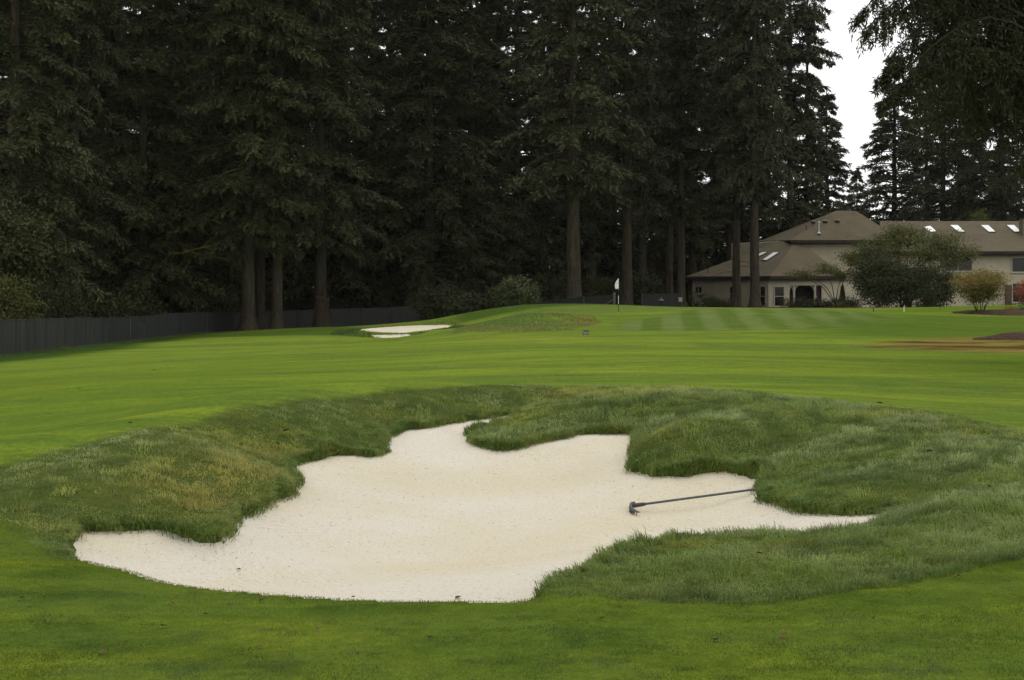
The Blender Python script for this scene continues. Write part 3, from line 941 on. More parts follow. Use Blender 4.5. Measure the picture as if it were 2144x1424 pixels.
G1 = 'firs along the forest edge'
conifer_px('high', 1200, 124, 'stout pale-barked fir trunk standing beside the rhododendron, foliage high up', G1, s=.98, wide=1.05)
conifer_px('high', 1312, 132, 'straight fir trunk just right of the flagstick', G1, s=.92, wide=.82)
conifer_px('thin', 1400, 146, 'slim fir trunk behind the dark gate', G1, s=1.0)
conifer_px('thin', 1427, 140, 'slim fir trunk at the end of the dark gate beside the house corner', G1, s=1.04)
conifer_px('thin', 1541, 136, 'narrow fir trunk in front of the house wall, left of a thicker trunk', G1, s=1.0, wide=1.0)
conifer_px('high', 1580, 133, 'tall bare fir trunk standing in front of the house skylights', G1, s=1.0, wide=.72, trunk_mat=1)
conifer_px('mid', 517, 117, 'thickest of three close fir trunks by the fence, with bare mossy limbs', G1, s=1.0, wide=.92)
conifer_px('mid', 547, 119, 'middle one of three close fir trunks by the fence', G1, s=.95, wide=.72)
conifer_px('mid', 577, 117.5, 'slightly leaning fir trunk, rightmost of the three by the fence', G1, s=.98, wide=.72, tilt=.012)
conifer_px('mid', 160, 106, 'dark straight fir trunk rising behind the fence in deep shade', G1, s=.9, wide=.7)
conifer_px('mid', 132, 112, 'fainter dark fir trunk just left of the straight trunk behind the fence', G1, s=.9, wide=.7)
conifer_px('low', 30, 96, 'drooping dark fir behind the fence at the picture edge', G1, s=.85)
conifer_px('low2', 300, 118, 'dark fir with sagging boughs between the fence post and the three trunks', G1, s=1.0)
conifer_px('low', 400, 134, 'broad dark fir whose boughs fill the gap left of the three trunks', G1, s=1.0)
conifer_px('low2', 680, 138, 'full fir with lit bough tips rising behind the ledged trunk', G1, s=1.1)
conifer_px('low', 780, 146, 'wide fir with layered boughs behind the crescent bunker', G1, s=1.05)
conifer_px('low', 900, 140, 'dense fir with boughs to the ground behind the crescent bunker end', G1, s=1.0)
conifer_px('low2', 985, 150, 'dark fir standing behind the rounded rhododendron', G1, s=1.08)
conifer_px('low', 1085, 158, 'shaded fir between the rhododendron and the stout pale trunk', G1, s=1.0)
conifer_px('thin', 1655, 172, 'thin dark trunk seen above the low roof beside the tall bare trunk', G1, s=1.08, wide=1.3)
conifer_px('low2', 1690, 178, 'fir with ragged outline against the white sky above the main roof', G1, s=1.02, wide=.80)
conifer_px('cone', 1872, 212, 'pale conical fir at the edge of the sky gap', G1, s=1.28, wide=1.5)
conifer_px('cone', 1793, 240, 'small far fir closing the bottom of the sky gap above the roof', G1, s=.78, wide=1.0)
conifer_px('cone', 1732, 190, 'conical fir with a broad skirt left of the sky gap above the main roof', G1, s=.98, wide=1.15)
conifer_px('low2', 1975, 195, 'fir standing behind the roof with four skylights', G1, s=1.02)
conifer_px('low', 2095, 190, 'dark fir rising behind the roof at the picture edge', G1, s=1.05)
# deep forest
fill = []
R = random.Random(5)
for (px, d, sp) in [(-60,104,'low2'),(90,122,'low'),(230,130,'low2'),(-10,125,'mid'),(150,145,'low'),(330,150,'mid'),(60,150,'low2'),(460,152,'low'),(560,150,'low2'),(250,165,'low'),(620,160,'mid'),
                    (740,165,'mid'),(840,170,'low2'),(940,172,'low'),(1030,178,'mid'),(700,185,'low'),(500,180,'low'),(380,185,'low2'),(100,180,'low'),(-60,160,'low'),(1130,176,'low2'),(1240,165,'mid'),(1180,190,'low'),
                    (880,190,'low2'),(1010,200,'low'),(600,200,'low2'),(780,205,'low'),(300,205,'low2'),(190,200,'low'),(20,200,'low2'),(440,215,'low'),(690,222,'low'),(860,225,'low'),(960,218,'low2'),(1090,215,'low'),(540,230,'low'),(1170,230,'low'),(1230,205,'low2'),(120,225,'low'),(250,232,'low'),(360,236,'low2'),(420,245,'low'),(480,240,'low'),(130,246,'low'),(930,240,'low'),(1020,236,'low')]:
    conifer_px(sp, px+R.uniform(-12, 12), d, 'tall fir lost in the dark forest behind the fence and green', 'firs deep in the dark forest', s=R.uniform(.92, 1.12))
for (px, d, sp) in [(1280,178,'low2'),(1350,168,'high'),(1380,190,'mid'),(1455,172,'mid'),(1490,190,'low2'),(1530,176,'high'),(1600,186,'mid'),(1430,205,'low2'),(1560,205,'low'),(1290,226,'low2'),(1345,232,'low2'),(1400,228,'low2')]:
    conifer_px(sp, px+R.uniform(-8, 8), d, 'fir in the thinner wood behind the house with sky glinting through', 'firs behind the house', s=R.uniform(.9, 1.05))
for (px, d, sp) in [(2040,215,'cone'),(2160,215,'low2'),(1940,235,'low2'),(2230,180,'low'),(2100,240,'cone'),(2010,245,'low')]:
    conifer_px(sp, px, d, 'fir in the row beyond the long roof with skylights', 'firs beyond the long roof', s=R.uniform(.95, 1.1))

# --- near drooping conifer at the right edge: long hanging boughs
def hanging_tree():
    Rr = np.random.default_rng(31)
    d0 = 40.0
    x, y = (2240-CX)/F*d0, d0
    g0 = gz(x, y)-.05
    root = empty('spruce_tree', (x, y, g0), 0)
    link('trunk', trunk_mesh('trunk', 22, .42, 77, m_bark_dark), root)
    wood = MB()
    Cs, Ds, Ns, Ls, Ws = [], [], [], [], []
    tips = [(1788,42,.8),(1812,62,1.0),(1850,60,1.3),(1872,105,1.5),(1838,165,.8),(1846,215,.7),(1905,140,3.1),(1932,170,3.2),(1962,160,3.5),(1985,190,2.9),(1915,230,2.2),(1965,240,2.4),(1875,190,1.2),
            (2020,40,1.4),(2050,110,1.6),(2092,190,1.5),(2122,270,1.3),(2062,250,1.0),(2142,340,1.0),(2010,150,1.5),(2035,200,1.2),(2110,120,1.4),(2130,60,1.5),(2075,40,1.4),
            (1835,-50,1.4),(1880,-110,1.8),(1925,-40,2.2),(1960,-60,2.4),(2000,-90,2.0),(2055,-60,1.8),(2100,-140,1.8),(1850,-190,1.6),(1940,-220,2.0),(2030,-260,2.0),(2120,-300,2.0),(1890,20,1.6),(1950,60,2.2),(2000,80,1.5),(1905,60,1.8)]
    boughs = []
    for tx, ty, hang in tips:
        dd = d0+Rr.uniform(-3.5, 3.5)
        e = np.array(P(tx, ty, dd))-np.array([x, y, g0])
        boughs.append((e, hang, 1.0))
    for i in range(46):      # the far side and the top of the crown, out of the picture
        a = Rr.uniform(-1.9, 1.9); l = Rr.uniform(2, 6); z = Rr.uniform(7, 20)
        boughs.append((np.array([math.cos(a)*l, math.sin(a)*l, z]), Rr.uniform(.8, 1.8), .5))
    for e, hang, dens in boughs:
        Lh = math.hypot(e[0], e[1])
        p0 = np.array([0, 0, e[2]+.10*Lh+Rr.uniform(-.3, .5)])
        sw = Rr.normal(0, .5)
        perp = np.array([-e[1], e[0], 0])/max(Lh, .1)
        def cur(q):
            return p0[None]*(1-q)[:, None]+e[None]*q[:, None]+np.array([0, 0, 1.])[None]*(Lh*(.16*np.sin(q*3.14)-.05*np.sin(q*6.28)))[:, None]+perp[None]*(sw*np.sin(q*3.14))[:, None]
        ts = np.linspace(0, 1, 9)
        wood.tube([tuple(p) for p in cur(ts)], [max(.010, .014*Lh*(1-.92*q)+.006) for q in ts], 5, False)
        k = int((34+20*Lh)*dens)
        q = np.clip(.12+.90*Rr.random(k)**.8, 0, 1)
        base = cur(q)
        er = e/np.linalg.norm(e)
        side = Rr.normal(0, .75, k)
        bl = Rr.uniform(.35, 1.0, k)*hang*(.55+.6*np.sin(np.clip(q, .1, .95)*3.14)**.7)
        m = 18
        f = (np.arange(m)+.5)/m*np.ones((k, 1))
        out = perp[None]*side[:, None]+er[None]*Rr.uniform(.05, .55, k)[:, None]
        c = base[:, None]+out[:, None]*((1-np.exp(-2.4*f))*.48*np.minimum(1, bl)[:, None])[..., None]
        c[..., 2] -= bl[:, None]*f**1.15
        c += Rr.normal(0, .028, c.shape)
        d = out[:, None]*(.5*(1-f))[..., None]+Rr.normal(0, .42, c.shape)
        d[..., 2] -= .6
        Cs.append(c.reshape(-1, 3)); Ds.append(unit(d).reshape(-1, 3)); Ns.append(unit(Rr.normal(0, 1, c.shape)).reshape(-1, 3))
        Ls.append(Rr.uniform(.10, .24, k*m)); Ws.append(Rr.uniform(.026, .056, k*m))
    V, Q = kites(*map(np.concatenate, (Cs, Ds, Ns, Ls, Ws)))
    link('crown', mesh_np('crown', V, [Q], m_hang), root)
    w_ = link('limbs', wood_mesh('limbs', wood, m_bark_dark), root); w_['kind'] = 'stuff'
    tag(root, 'near dark spruce with long hanging boughs filling the upper corner against the sky', 'tree')
hanging_tree()

# --- bare mossy limbs on the thick trunk of the three
m_moss = simple('mossy_limb', (.115, .098, .030), .95, .3, 8)
def limb(pts, r0, subs, name='bare_limb'):
    mb = MB()
    n = len(pts)
    mb.tube(pts, [r0*(1-.8*i/(n-1))+.012 for i in range(n)], 6, False)
    Rr = random.Random(int(r0*1000)+n)
    for i in range(subs):
        k = Rr.randint(1, n-2); p = Vector(pts[k]).lerp(Vector(pts[k+1]), Rr.random())
        d = (Vector(pts[k+1])-Vector(pts[k])).normalized()
        e = (d*.7+Vector((Rr.uniform(-.4, .4), Rr.uniform(-.6, .6), Rr.uniform(-.8, .5)))).normalized()
        l = Rr.uniform(.4, 1.5)
        mb.tube([p, p+e*l*.5+Vector((0, 0, .06)), p+e*l+Vector((0, 0, -.15*l))], [r0*.45, r0*.3, .008], 4, False)
    return mb
tr3 = [o for o in COL.objects if o.get('label', '').startswith('thickest of three')][0]
bpy.context.view_layer.update()
inv = tr3.matrix_world.inverted()
for pl, r, ns in [([(512, 500, 117), (480, 498, 116.5), (450, 512, 116), (415, 520, 115.5), (380, 530, 115), (352, 530, 115)], .07, 12),
                  ([(512, 477, 117), (478, 476, 116.6), (450, 462, 116.2), (420, 456, 116), (385, 466, 115.6), (362, 500, 115.4)], .06, 6),
                  ([(512, 547, 117), (470, 542, 116.4), (430, 534, 116), (395, 528, 115.6)], .05, 5),
                  ([(478, 478, 116.6), (445, 500, 116.2), (425, 515, 116), (400, 545, 115.7), (380, 568, 115.5)], .04, 5),
                  ([(512, 350, 117), (470, 362, 116.4), (445, 385, 116), (430, 405, 115.8), (416, 420, 115.6)], .05, 8)]:
    mb = limb([tuple(inv @ P(*p)) for p in pl], r, ns)
    mb.build('bare_limb', m_moss, tr3)
mb = MB()   # swollen knot rings on the trunk
for zz in (3.9, 4.1):
    n = 18
    mb.tube([(math.cos(a)*.52, math.sin(a)*.52, zz+.06*math.sin(a*3)) for a in [k*2*math.pi/n for k in range(n+1)]], .07, 5, False)
mb.build('trunk_knot', m_bark, tr3)

# --- dark trunk by the fence with an old broken ledge
_st = conifer_px('mid', 674, 119.5, 'dim dark trunk with a broken ledge near its base before the fence', G1, s=.95, wide=.80)
for c in _st.children:
    if c.name.startswith('trunk'):
        c.data = trunk_mesh('trunk', 50, .62, 13, m_bark_dark)
mb = MB()
n = 18
V = []; Fc = []
prof = [(-.3, .98), (0, .92), (.5, .74), (1.3, .66), (2.1, .66), (2.5, .74), (2.7, .84), (2.82, .62)]
for zz, r in prof:
    for k in range(n):
        a = 2*math.pi*k/n
        q = r*(1+.09*math.sin(3*a)+.06*math.sin(7*a+zz))
        V.append((q*math.cos(a), q*math.sin(a), zz+(.12*math.sin(2*a)+.05*math.sin(5*a) if zz > 2.3 else 0)))
for i in range(len(prof)-1):
    for k in range(n): Fc.append((i*n+k, i*n+(k+1) % n, (i+1)*n+(k+1) % n, (i+1)*n+k))
mb.add(V, Fc).build('broken_ledge', m_bark_red, _st, True)

# ---------------------------------------------------------------- broadleaf shrubs
def shrub_crown(R, rx, ry, rz, zc, nclump, nleaf, size, cr=.35, hollow=.35, lumpy=.35):
    """leaf clumps spread through the crown's volume"""
    C = []
    while len(C) < nclump:
        p = R.normal(0, 1, 3); p /= np.linalg.norm(p)
        rr = R.uniform(hollow, 1)**.6*(1-lumpy*R.random()**2)
        q = p*rr*np.array([rx, ry, rz])+np.array([0, 0, zc])
        if q[2] > .05: C.append(q)
    C = np.array(C)
    c = np.repeat(C, nleaf, 0)+R.normal(0, cr, (nclump*nleaf, 3))*np.array([1, 1, .6])
    c[:, 2] = np.maximum(c[:, 2], .04)
    n = len(c)
    out = unit(c-np.array([0, 0, zc]))
    d = unit(out*.6+R.normal(0, .7, (n, 3))+np.array([0, 0, -.25]))
    nn = unit(np.array([0, 0, .8])+out*.5+R.normal(0, .5, (n, 3)))
    return kites(c, d, nn, size*R.uniform(.6, 1.3, n), size*.55*R.uniform(.7, 1.2, n)), C

def lobed(R, lobes, nclump, nleaf, size, cr):
    """open crown of several flattened leaf masses; lobes: (x, y, z, rx, ry, rz)"""
    Vs, Qs, n0, CC = [], [], 0, []
    wt = np.array([l[3]*l[5] for l in lobes]); wt = wt/wt.sum()
    for l, w in zip(lobes, wt):
        (V, Q), C = shrub_crown(R, l[3], l[4], l[5], 50.0, max(6, int(nclump*w)), nleaf, size, cr, .25, .45)
        sh_ = np.array([l[0], l[1], l[2]-50.0])
        Vs.append(V+sh_); Qs.append(Q+n0); n0 += len(V); CC.append(C+sh_)
    return np.concatenate(Vs), np.concatenate(Qs), np.concatenate(CC)

def lobed_tree(name, x, y, lobes, mat, bmat, label, nclump, nleaf, size, cr, seed, stems=5, r0=.1, spread=.4):
    R = np.random.default_rng(seed)
    root = empty(name, (x, y, gz(x, y)-.03), 0)
    V, Q, C = lobed(R, lobes, nclump, nleaf, size, cr)
    link('crown', mesh_np('crown', V, [Q], mat), root)
    mb = MB()
    for i, l in enumerate(lobes):
        a = 2*math.pi*i/stems
        b0 = np.array([math.cos(a)*spread, math.sin(a)*spread, -.15]); e = np.array(l[:3])
        m1 = b0*.5+e*.35+np.array([0, 0, .25*l[2]]); m1[2] = min(m1[2], l[2]*.75)
        mb.tube([b0, b0*.6+m1*.4, m1, m1*.45+e*.55+np.array([0, 0, .1]), e], [r0, r0*.8, r0*.6, r0*.4, .02], 6, False)
        for k in range(7):
            q = e+np.array([R.normal(0, l[3]*.55), R.normal(0, l[4]*.5), R.normal(0, l[5]*.5)])
            s0 = m1*.3+e*.7
            mb.tube([s0, s0*.5+q*.5+np.array([0, 0, .12]), q], [r0*.3, r0*.2, .01], 4, False)
    w_ = mb.build('stems', bmat, root); w_['kind'] = 'stuff'
    return tag(root, label, 'tree')

def shrub(name, x, y, rx, ry, rz, zc, mat, bmat, label, cat='shrub', group=None, ncl=120, nl=40, size=.14, stems=5, seed=1, cr=.3, stem_r=.035, hollow=.35, lumpy=.35, spread=.12):
    R = np.random.default_rng(seed)
    root = empty(name, (x, y, gz(x, y)-.03), 0)
    (V, Q), C = shrub_crown(R, rx, ry, rz, zc, ncl, nl, size, cr, hollow, lumpy)
    link('crown', mesh_np('crown', V, [Q], mat), root)
    mb = MB()
    ends = C[R.permutation(len(C))[:stems*4]]
    for i, e in enumerate(ends):
        s = i % stems
        a = 2*math.pi*s/stems
        b0 = np.array([math.cos(a)*spread, math.sin(a)*spread, -.1])
        m1 = b0+np.array([math.cos(a)*rx*.28, math.sin(a)*ry*.28, zc*.55])
        mb.tube([b0, m1*.6+b0*.4+np.array([0, 0, .05]), m1, m1*.4+e*.6+np.array([0, 0, .1]), e], [stem_r, stem_r*.85, stem_r*.7, stem_r*.45, .008], 5, False)
    mb.build('stems', bmat, root)
    return tag(root, label, cat, group)

m_maple = leaf_mat('maple_leaves', (.056, .078, .024), (.124, .122, .038), .25)
m_darkleaf = leaf_mat('dark_leaves', (.022, .030, .013), (.046, .054, .020), .15)
m_yew = leaf_mat('yew_leaves', (.034, .045, .018), (.066, .078, .028), .2)
m_rhodo = leaf_mat('rhododendron_leaves', (.055, .068, .024), (.105, .125, .045), .2, .45)
m_yel = leaf_mat('yellow_green_leaves', (.036, .046, .012), (.078, .084, .020), .2)
m_under = leaf_mat('understory_leaves', (.026, .031, .012), (.050, .052, .017), .2)
m_autumn = leaf_mat('autumn_leaves', (.115, .115, .018), (.26, .165, .032), .3, .6, 1.6)
m_autumn_green = leaf_mat('autumn_green_leaves', (.055, .070, .016), (.120, .110, .022), .3, .6, 1.6)
m_red = leaf_mat('red_leaves', (.17, .050, .022), (.30, .085, .035), .3, .6, 2)
m_bright = leaf_mat('fresh_leaves', (.075, .105, .024), (.125, .155, .038), .3)
m_conifer_small = leaf_mat('column_cypress', (.060, .065, .015), (.100, .098, .020), .15)

def at_px(px, d): return (px-CX)/F*d, d
def sh(name, px, d, *a, **k):
    x, y = at_px(px, d); return shrub(name, x, y, *a, **k)

sh('rhododendron', 1082, 112, 1.65, 1.5, 1.35, 1.15, m_rhodo, m_bark_dark, 'rounded light green rhododendron at the back of the green', ncl=150, nl=34, size=.22, seed=2, cr=.22, hollow=.7, lumpy=.2)
sh('rhododendron', 1000, 114, 2.2, 1.8, 1.2, .6, m_darkleaf, m_bark_dark, 'dark low rhododendron spreading left of the rounded light green one', ncl=190, nl=34, size=.22, seed=3, cr=.3)
sh('rhododendron', 925, 124, 2.6, 1.8, 1.9, 1.2, m_darkleaf, m_bark_dark, 'dark shrub behind the end of the crescent bunker', ncl=170, nl=34, size=.24, seed=4, cr=.3)
sh('broadleaf_tree', 8, 84, 2.7, 2.4, 2.6, 6.2, m_yel, m_bark_dark, 'yellow-green broadleaf tree over the fence at the picture edge', 'tree', ncl=230, nl=40, size=.26, seed=5, cr=.4, stem_r=.07)
sh('broadleaf_shrub', 18, 80, 2.0, 1.6, 2.4, 2.1, m_yel, m_bark_dark, 'speckled yellowish shrub just above the fence below the yellow-green tree', ncl=150, nl=34, size=.20, seed=6, cr=.3)
sh('broadleaf_shrub', 120, 92, 2.2, 1.8, 2.3, 2.3, m_under, m_bark_dark, 'dull green shrub above the fence at the foot of the straight trunk', ncl=150, nl=34, size=.2, seed=7, cr=.3)
i = 0
for px, d, w, h in [(220,103,2.6,2.2),(300,112,2.4,1.9),(365,120,2.6,2.6),(430,126,2.8,2.8),(500,140,3,2.4),(610,142,3,3.0),(700,152,3,2.6),(790,160,3.2,3.0),(860,150,2.6,2.6),(1150,140,2.6,2.2),(1255,142,2.4,2.2),(1350,152,2.4,2.6),(60,98,2.4,2.8),(160,118,3,3),(1290,182,4,4.2),(1340,186,4,4.6),(1390,178,4,4.2),(1440,182,4,4.4),(1490,180,4,4.0),(1240,180,4,4.0)]:
    i += 1
    sh('understory_shrub', px, d, w, 2, h, h*.75, m_under if i % 3 else m_darkleaf, m_bark_dark, 'shadowy undergrowth shrub among the dark forest trunks', 'shrub', 'undergrowth shrubs at the forest foot', ncl=110, nl=34, size=.26, seed=40+i, cr=.36)
# by the house
_mx, _my = at_px(1895, 131)
lobed_tree('maple_tree', _mx, _my, [(-2.6, 0, 5.6, 2.6, 2, 1.3), (.4, .3, 6.6, 2.6, 2, 1.0), (3.6, 0, 5.9, 2.6, 2, 1.2), (5.6, .2, 5.0, 1.5, 1.4, .8), (-4.6, 0, 4.6, 1.6, 1.4, .8), (-3.4, -.6, 3.4, 1.7, 1.4, .8), (1.2, -1.2, 4.9, 2.4, 1.4, .9), (4.2, -.8, 4.3, 1.6, 1.2, .6), (-.8, .8, 7.3, 1.4, 1.2, .5)],
           m_maple, m_bark, 'spreading olive-brown ornamental tree in front of the house', 430, 40, .19, .34, 8, 6, .11, .5)
_mx, _my = at_px(1752, 134)
lobed_tree('maple_tree', _mx, _my, [(-2.8, 0, 3.2, 1.4, 1, .40), (-1.2, 0, 3.7, 1.5, 1.2, .5), (.6, 0, 3.2, 1.5, 1.2, .6), (1.8, .2, 4.6, 1.4, 1.2, .7), (-3.9, 0, 3.3, .8, .7, .25)],
           m_maple, m_bark, 'low arching ornamental tree whose sprays hang over the porch', 120, 34, .17, .28, 9, 4, .06, .2)
sh('yew_tree', 1850, 128, 2.7, 2.2, 2.6, 2.5, m_yew, m_bark_dark, 'dark dense yew under the spreading ornamental tree', 'tree', ncl=420, nl=46, size=.19, seed=10, cr=.36, stems=4)
sh('yew_tree', 1945, 127, 2.8, 2.0, 2.3, 2.0, m_yew, m_bark_dark, 'low dark evergreen between the dense yew and the autumn shrub', 'tree', ncl=340, nl=46, size=.19, seed=11, cr=.34, stems=4)
sh('autumn_shrub', 2052, 94.5, 1.95, 1.5, .85, 2.2, m_autumn, m_bark, 'vase-shaped shrub turning orange and yellow on the mulch bed', ncl=190, nl=28, size=.13, seed=12, cr=.20, stems=7, stem_r=.03, hollow=.2)
_au = [o for o in COL.objects if o.name == 'autumn_shrub'][0]
(_V, _Q), _ = shrub_crown(np.random.default_rng(13), 1.75, 1.3, .8, 1.45, 160, 28, .13, .22, .2, .35)
link('lower_foliage', mesh_np('lower_foliage', _V, [_Q], m_autumn_green), _au)
sh('red_shrub', 2152, 104, 1.15, 1.0, 1.0, 1.15, m_red, m_bark, 'orange-red shrub cut by the picture edge', ncl=80, nl=26, size=.12, seed=14, cr=.18, stems=5)
sh('low_shrub', 2112, 96, .42, .4, .35, .3, m_red, m_bark, 'tiny reddish shrub on the lawn behind the mulch bed', ncl=22, nl=16, size=.08, seed=15, cr=.1, stems=3, stem_r=.01)
sh('low_shrub', 2140, 97, .45, .4, .5, .4, m_under, m_bark, 'small green shrub beside the tiny reddish one', ncl=26, nl=16, size=.09, seed=16, cr=.12, stems=3, stem_r=.01)
for k, (px, d, w, h, mt, lb) in enumerate([
    (1462,140,1.5,.9,m_under,'bushy shrub at the far corner of the low house wing'),
    (1490,139,1.1,.6,m_darkleaf,'dark rounded shrub under the small wing window'),
    (1520,139,1.0,.5,m_under,'low shrub at the foot of the narrow trunk by the house'),
    (1655,139,1.3,.55,m_under,'shrub below the porch posts at the house corner window'),
    (1690,139.5,1.4,.55,m_darkleaf,'low shrub in front of the dark porch opening'),
    (1722,140,1.1,.5,m_under,'low shrub beneath the dark red door'),
    (1752,139,1.2,.6,m_darkleaf,'dark clipped shrub beside the cone-shaped cypress'),
    (1785,136,1.3,.65,m_darkleaf,'dark shrub at the foot of the dense yew'),
    (1765,137,.5,.3,m_autumn,'small brownish tuft before the cone-shaped cypress')]):
    sh('house_shrub', px, d, w, .9, h, h*.75, mt, m_bark_dark, lb, 'shrub', 'shrubs along the house', ncl=60, nl=26, size=.13, seed=60+k, cr=.18, stems=3, stem_r=.02)
sh('garden_tree', 2052, 168, 1.5, 1.3, 2.2, 9.9, m_bright, m_bark_dark, 'small fresh green tree showing above the long roof', 'tree', ncl=110, nl=30, size=.22, seed=17, cr=.25, stems=3, stem_r=.06, hollow=.2)
def cypress():
    R = np.random.default_rng(8)
    x, y = at_px(1764, 141)
    root = empty('cypress', (x, y, gz(x, y)-.02))
    n = 2600
    z = R.random(n)*2.1; r = .36*(1-z/2.15)**.7*R.uniform(.75, 1.05, n); a = R.uniform(0, 6.28, n)
    c = np.c_[r*np.cos(a), r*np.sin(a), z+.05]
    d = unit(np.c_[np.cos(a)*.4, np.sin(a)*.4, np.ones(n)]+R.normal(0, .25, (n, 3)))
    V, Q = kites(c, d, unit(np.c_[np.cos(a), np.sin(a), np.zeros(n)]+R.normal(0, .3, (n, 3))), R.uniform(.1, .22, n), R.uniform(.05, .1, n))
    link('crown', mesh_np('crown', V, [Q], m_conifer_small), root)
    MB().tube([(0, 0, -.1), (0, 0, 1.9)], [.06, .02], 7).build('trunk', m_bark_dark, root)
    tag(root, 'small cone-shaped olive cypress against the house siding', 'shrub')
cypress()

HAZE = 0.00005
# ---------------------------------------------------------------- house
m_siding = simple('siding', (.46, .415, .29), .75, .06, 1.2)
m_trim = simple('trim', (.43, .395, .29), .7, .06, 2)
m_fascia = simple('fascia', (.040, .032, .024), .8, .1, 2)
m_glass = simple('dark_glass', (.012, .012, .012), .08, .1, 1)
m_skyl = simple('skylight_sky_white', (.86, .86, .85), .15, .02, 1)  # near-white base colour stands in for sky reflected in the panes
m_skyfr = simple('skylight_frame', (.05, .045, .04), .6, .1, 3)
m_metal = simple('galvanised_metal', (.42, .42, .40), .45, .1, 9, .6)
m_black = simple('black_paint', (.012, .012, .013), .5, .1, 8)
m_white = simple('white_paint', (.72, .72, .70), .55, .05, 8)
m_doorred = simple('dark_red_door', (.050, .016, .016), .6, .1, 3)
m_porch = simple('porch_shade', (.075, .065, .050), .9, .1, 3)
m_brown = simple('brown_post', (.10, .070, .050), .8, .15, 3)

m_roof, nt, b = new_mat('roof_shingles')
v = mapped(nt, 'Object')
n = noise_node(nt, .6, 4, .6, v); n2 = noise_node(nt, 9, 3, .7, v)
c = ramp(nt, n.outputs[0], [(.3, (.096, .080, .051)), (.7, (.124, .102, .065))])
c = mixc(nt, 1.0, c, ramp(nt, n2.outputs[0], [(.3, (.8,)*3), (.7, (1.2,)*3)]), 'MULTIPLY')
wv = node(nt, 'ShaderNodeTexWave', Scale=1.1, Distortion=.6); wv.bands_direction = 'Z'; wv.wave_profile = 'SAW'
lk(nt, v, wv.inputs['Vector'])
c = mixc(nt, 1.0, c, ramp(nt, wv.outputs['Fac'], [(0, (.86,)*3), (.3, (1.02,)*3), (1, (1.02,)*3)]), 'MULTIPLY')
lk(nt, c, b.inputs['Base Color']); b.inputs['Roughness'].default_value = .95; b.inputs['Specular IOR Level'].default_value = .15
bump(nt, b, n2.outputs[0], .5, .03)

hx, hy = at_px(1700, 150)
HO = Vector((hx, hy, 1.75-2.25))
house = empty('house', HO)
tag(house, 'tan clapboard house with brown hip roofs and skylights beyond the green', 'house')
def loc(p): return Vector(p)-HO
GZ = ZC-2.35      # ground level at the house, just under the turf

def lap_wall(mb, a, c, z0, z1, course=.24):
    """lapped boards between plan points a and c"""
    a, c = Vector((a[0], a[1], 0)), Vector((c[0], c[1], 0))
    t = (c-a).normalized(); nrm = Vector((t.y, -t.x, 0))
    if nrm.y > 0: nrm = -nrm
    z = z0
    while z < z1-.01:
        zt = min(z+course, z1)
        p = [a+nrm*.065+Vector((0, 0, z)), c+nrm*.065+Vector((0, 0, z)), c+nrm*.004+Vector((0, 0, zt)), a+nrm*.004+Vector((0, 0, zt))]
        u = [a+nrm*.004+Vector((0, 0, z)), c+nrm*.004+Vector((0, 0, z))]
        mb.add([loc(q) for q in p+u], [(0, 1, 2, 3), (4, 5, 1, 0)])
        z = zt
    mb.add([loc(a+Vector((0, 0, z0))), loc(c+Vector((0, 0, z0))), loc(c+Vector((0, 0, z1))), loc(a+Vector((0, 0, z1)))], [(0, 1, 2, 3)])

def wall_pt(a, c, px):
    """plan point of wall line a-c seen in column px"""
    k = (px-CX)/F
    t = (a[0]-k*a[1])/(k*(c[1]-a[1])-(c[0]-a[0]))
    return (a[0]+(c[0]-a[0])*t, a[1]+(c[1]-a[1])*t)

def window(a, c, px0, px1, py0, py1, sashes=1, mull=0, name='window', glass=None, proud=.10):
    p0, p1 = wall_pt(a, c, px0), wall_pt(a, c, px1)
    d = .5*(p0[1]+p1[1])
    z0, z1 = ZC-(py1-HY)/F*d, ZC-(py0-HY)/F*d
    A, C_ = Vector((*p0, 0)), Vector((*p1, 0))
    t = (C_-A).normalized(); w = (C_-A).length
    nr = Vector((t.y, -t.x, 0)); nr = nr if nr.y < 0 else -nr
    o = A+nr*proud+Vector((0, 0, z0))
    fr = MB(); fw = .09
    up = Vector((0, 0, 1)); h = z1-z0
    def bar(u0, u1, v0, v1, th=.05):
        fr.box(loc(o+t*u0+up*v0), t*(u1-u0), nr*th, up*(v1-v0))
    bar(-fw, 0, -fw, h+fw); bar(w, w+fw, -fw, h+fw); bar(0, w, -fw, 0); bar(0, w, h, h+fw)
    win = MB().box(loc(o-nr*.02), t*w, nr*.02, up*h).build(name, glass or m_glass, house)
    fo = fr.build('window_frame', m_trim, win)
    if sashes or mull:
        mu = MB()
        for i in range(sashes):
            v = h*(i+1)/(sashes+1); mu.box(loc(o+up*(v-.03)), t*w, nr*.035, up*.06)
        for i in range(mull):
            u = w*(i+1)/(mull+1); mu.box(loc(o+t*(u-.025)), t*.05, nr*.034, up*h)
        mu.build('glazing_bar', m_trim, win)
    mb = MB(); mb.box(loc(o-t*.16-up*.14), t*(w+.32), nr*.11, up*.05); mb.build('sill', m_trim, win)
    return win

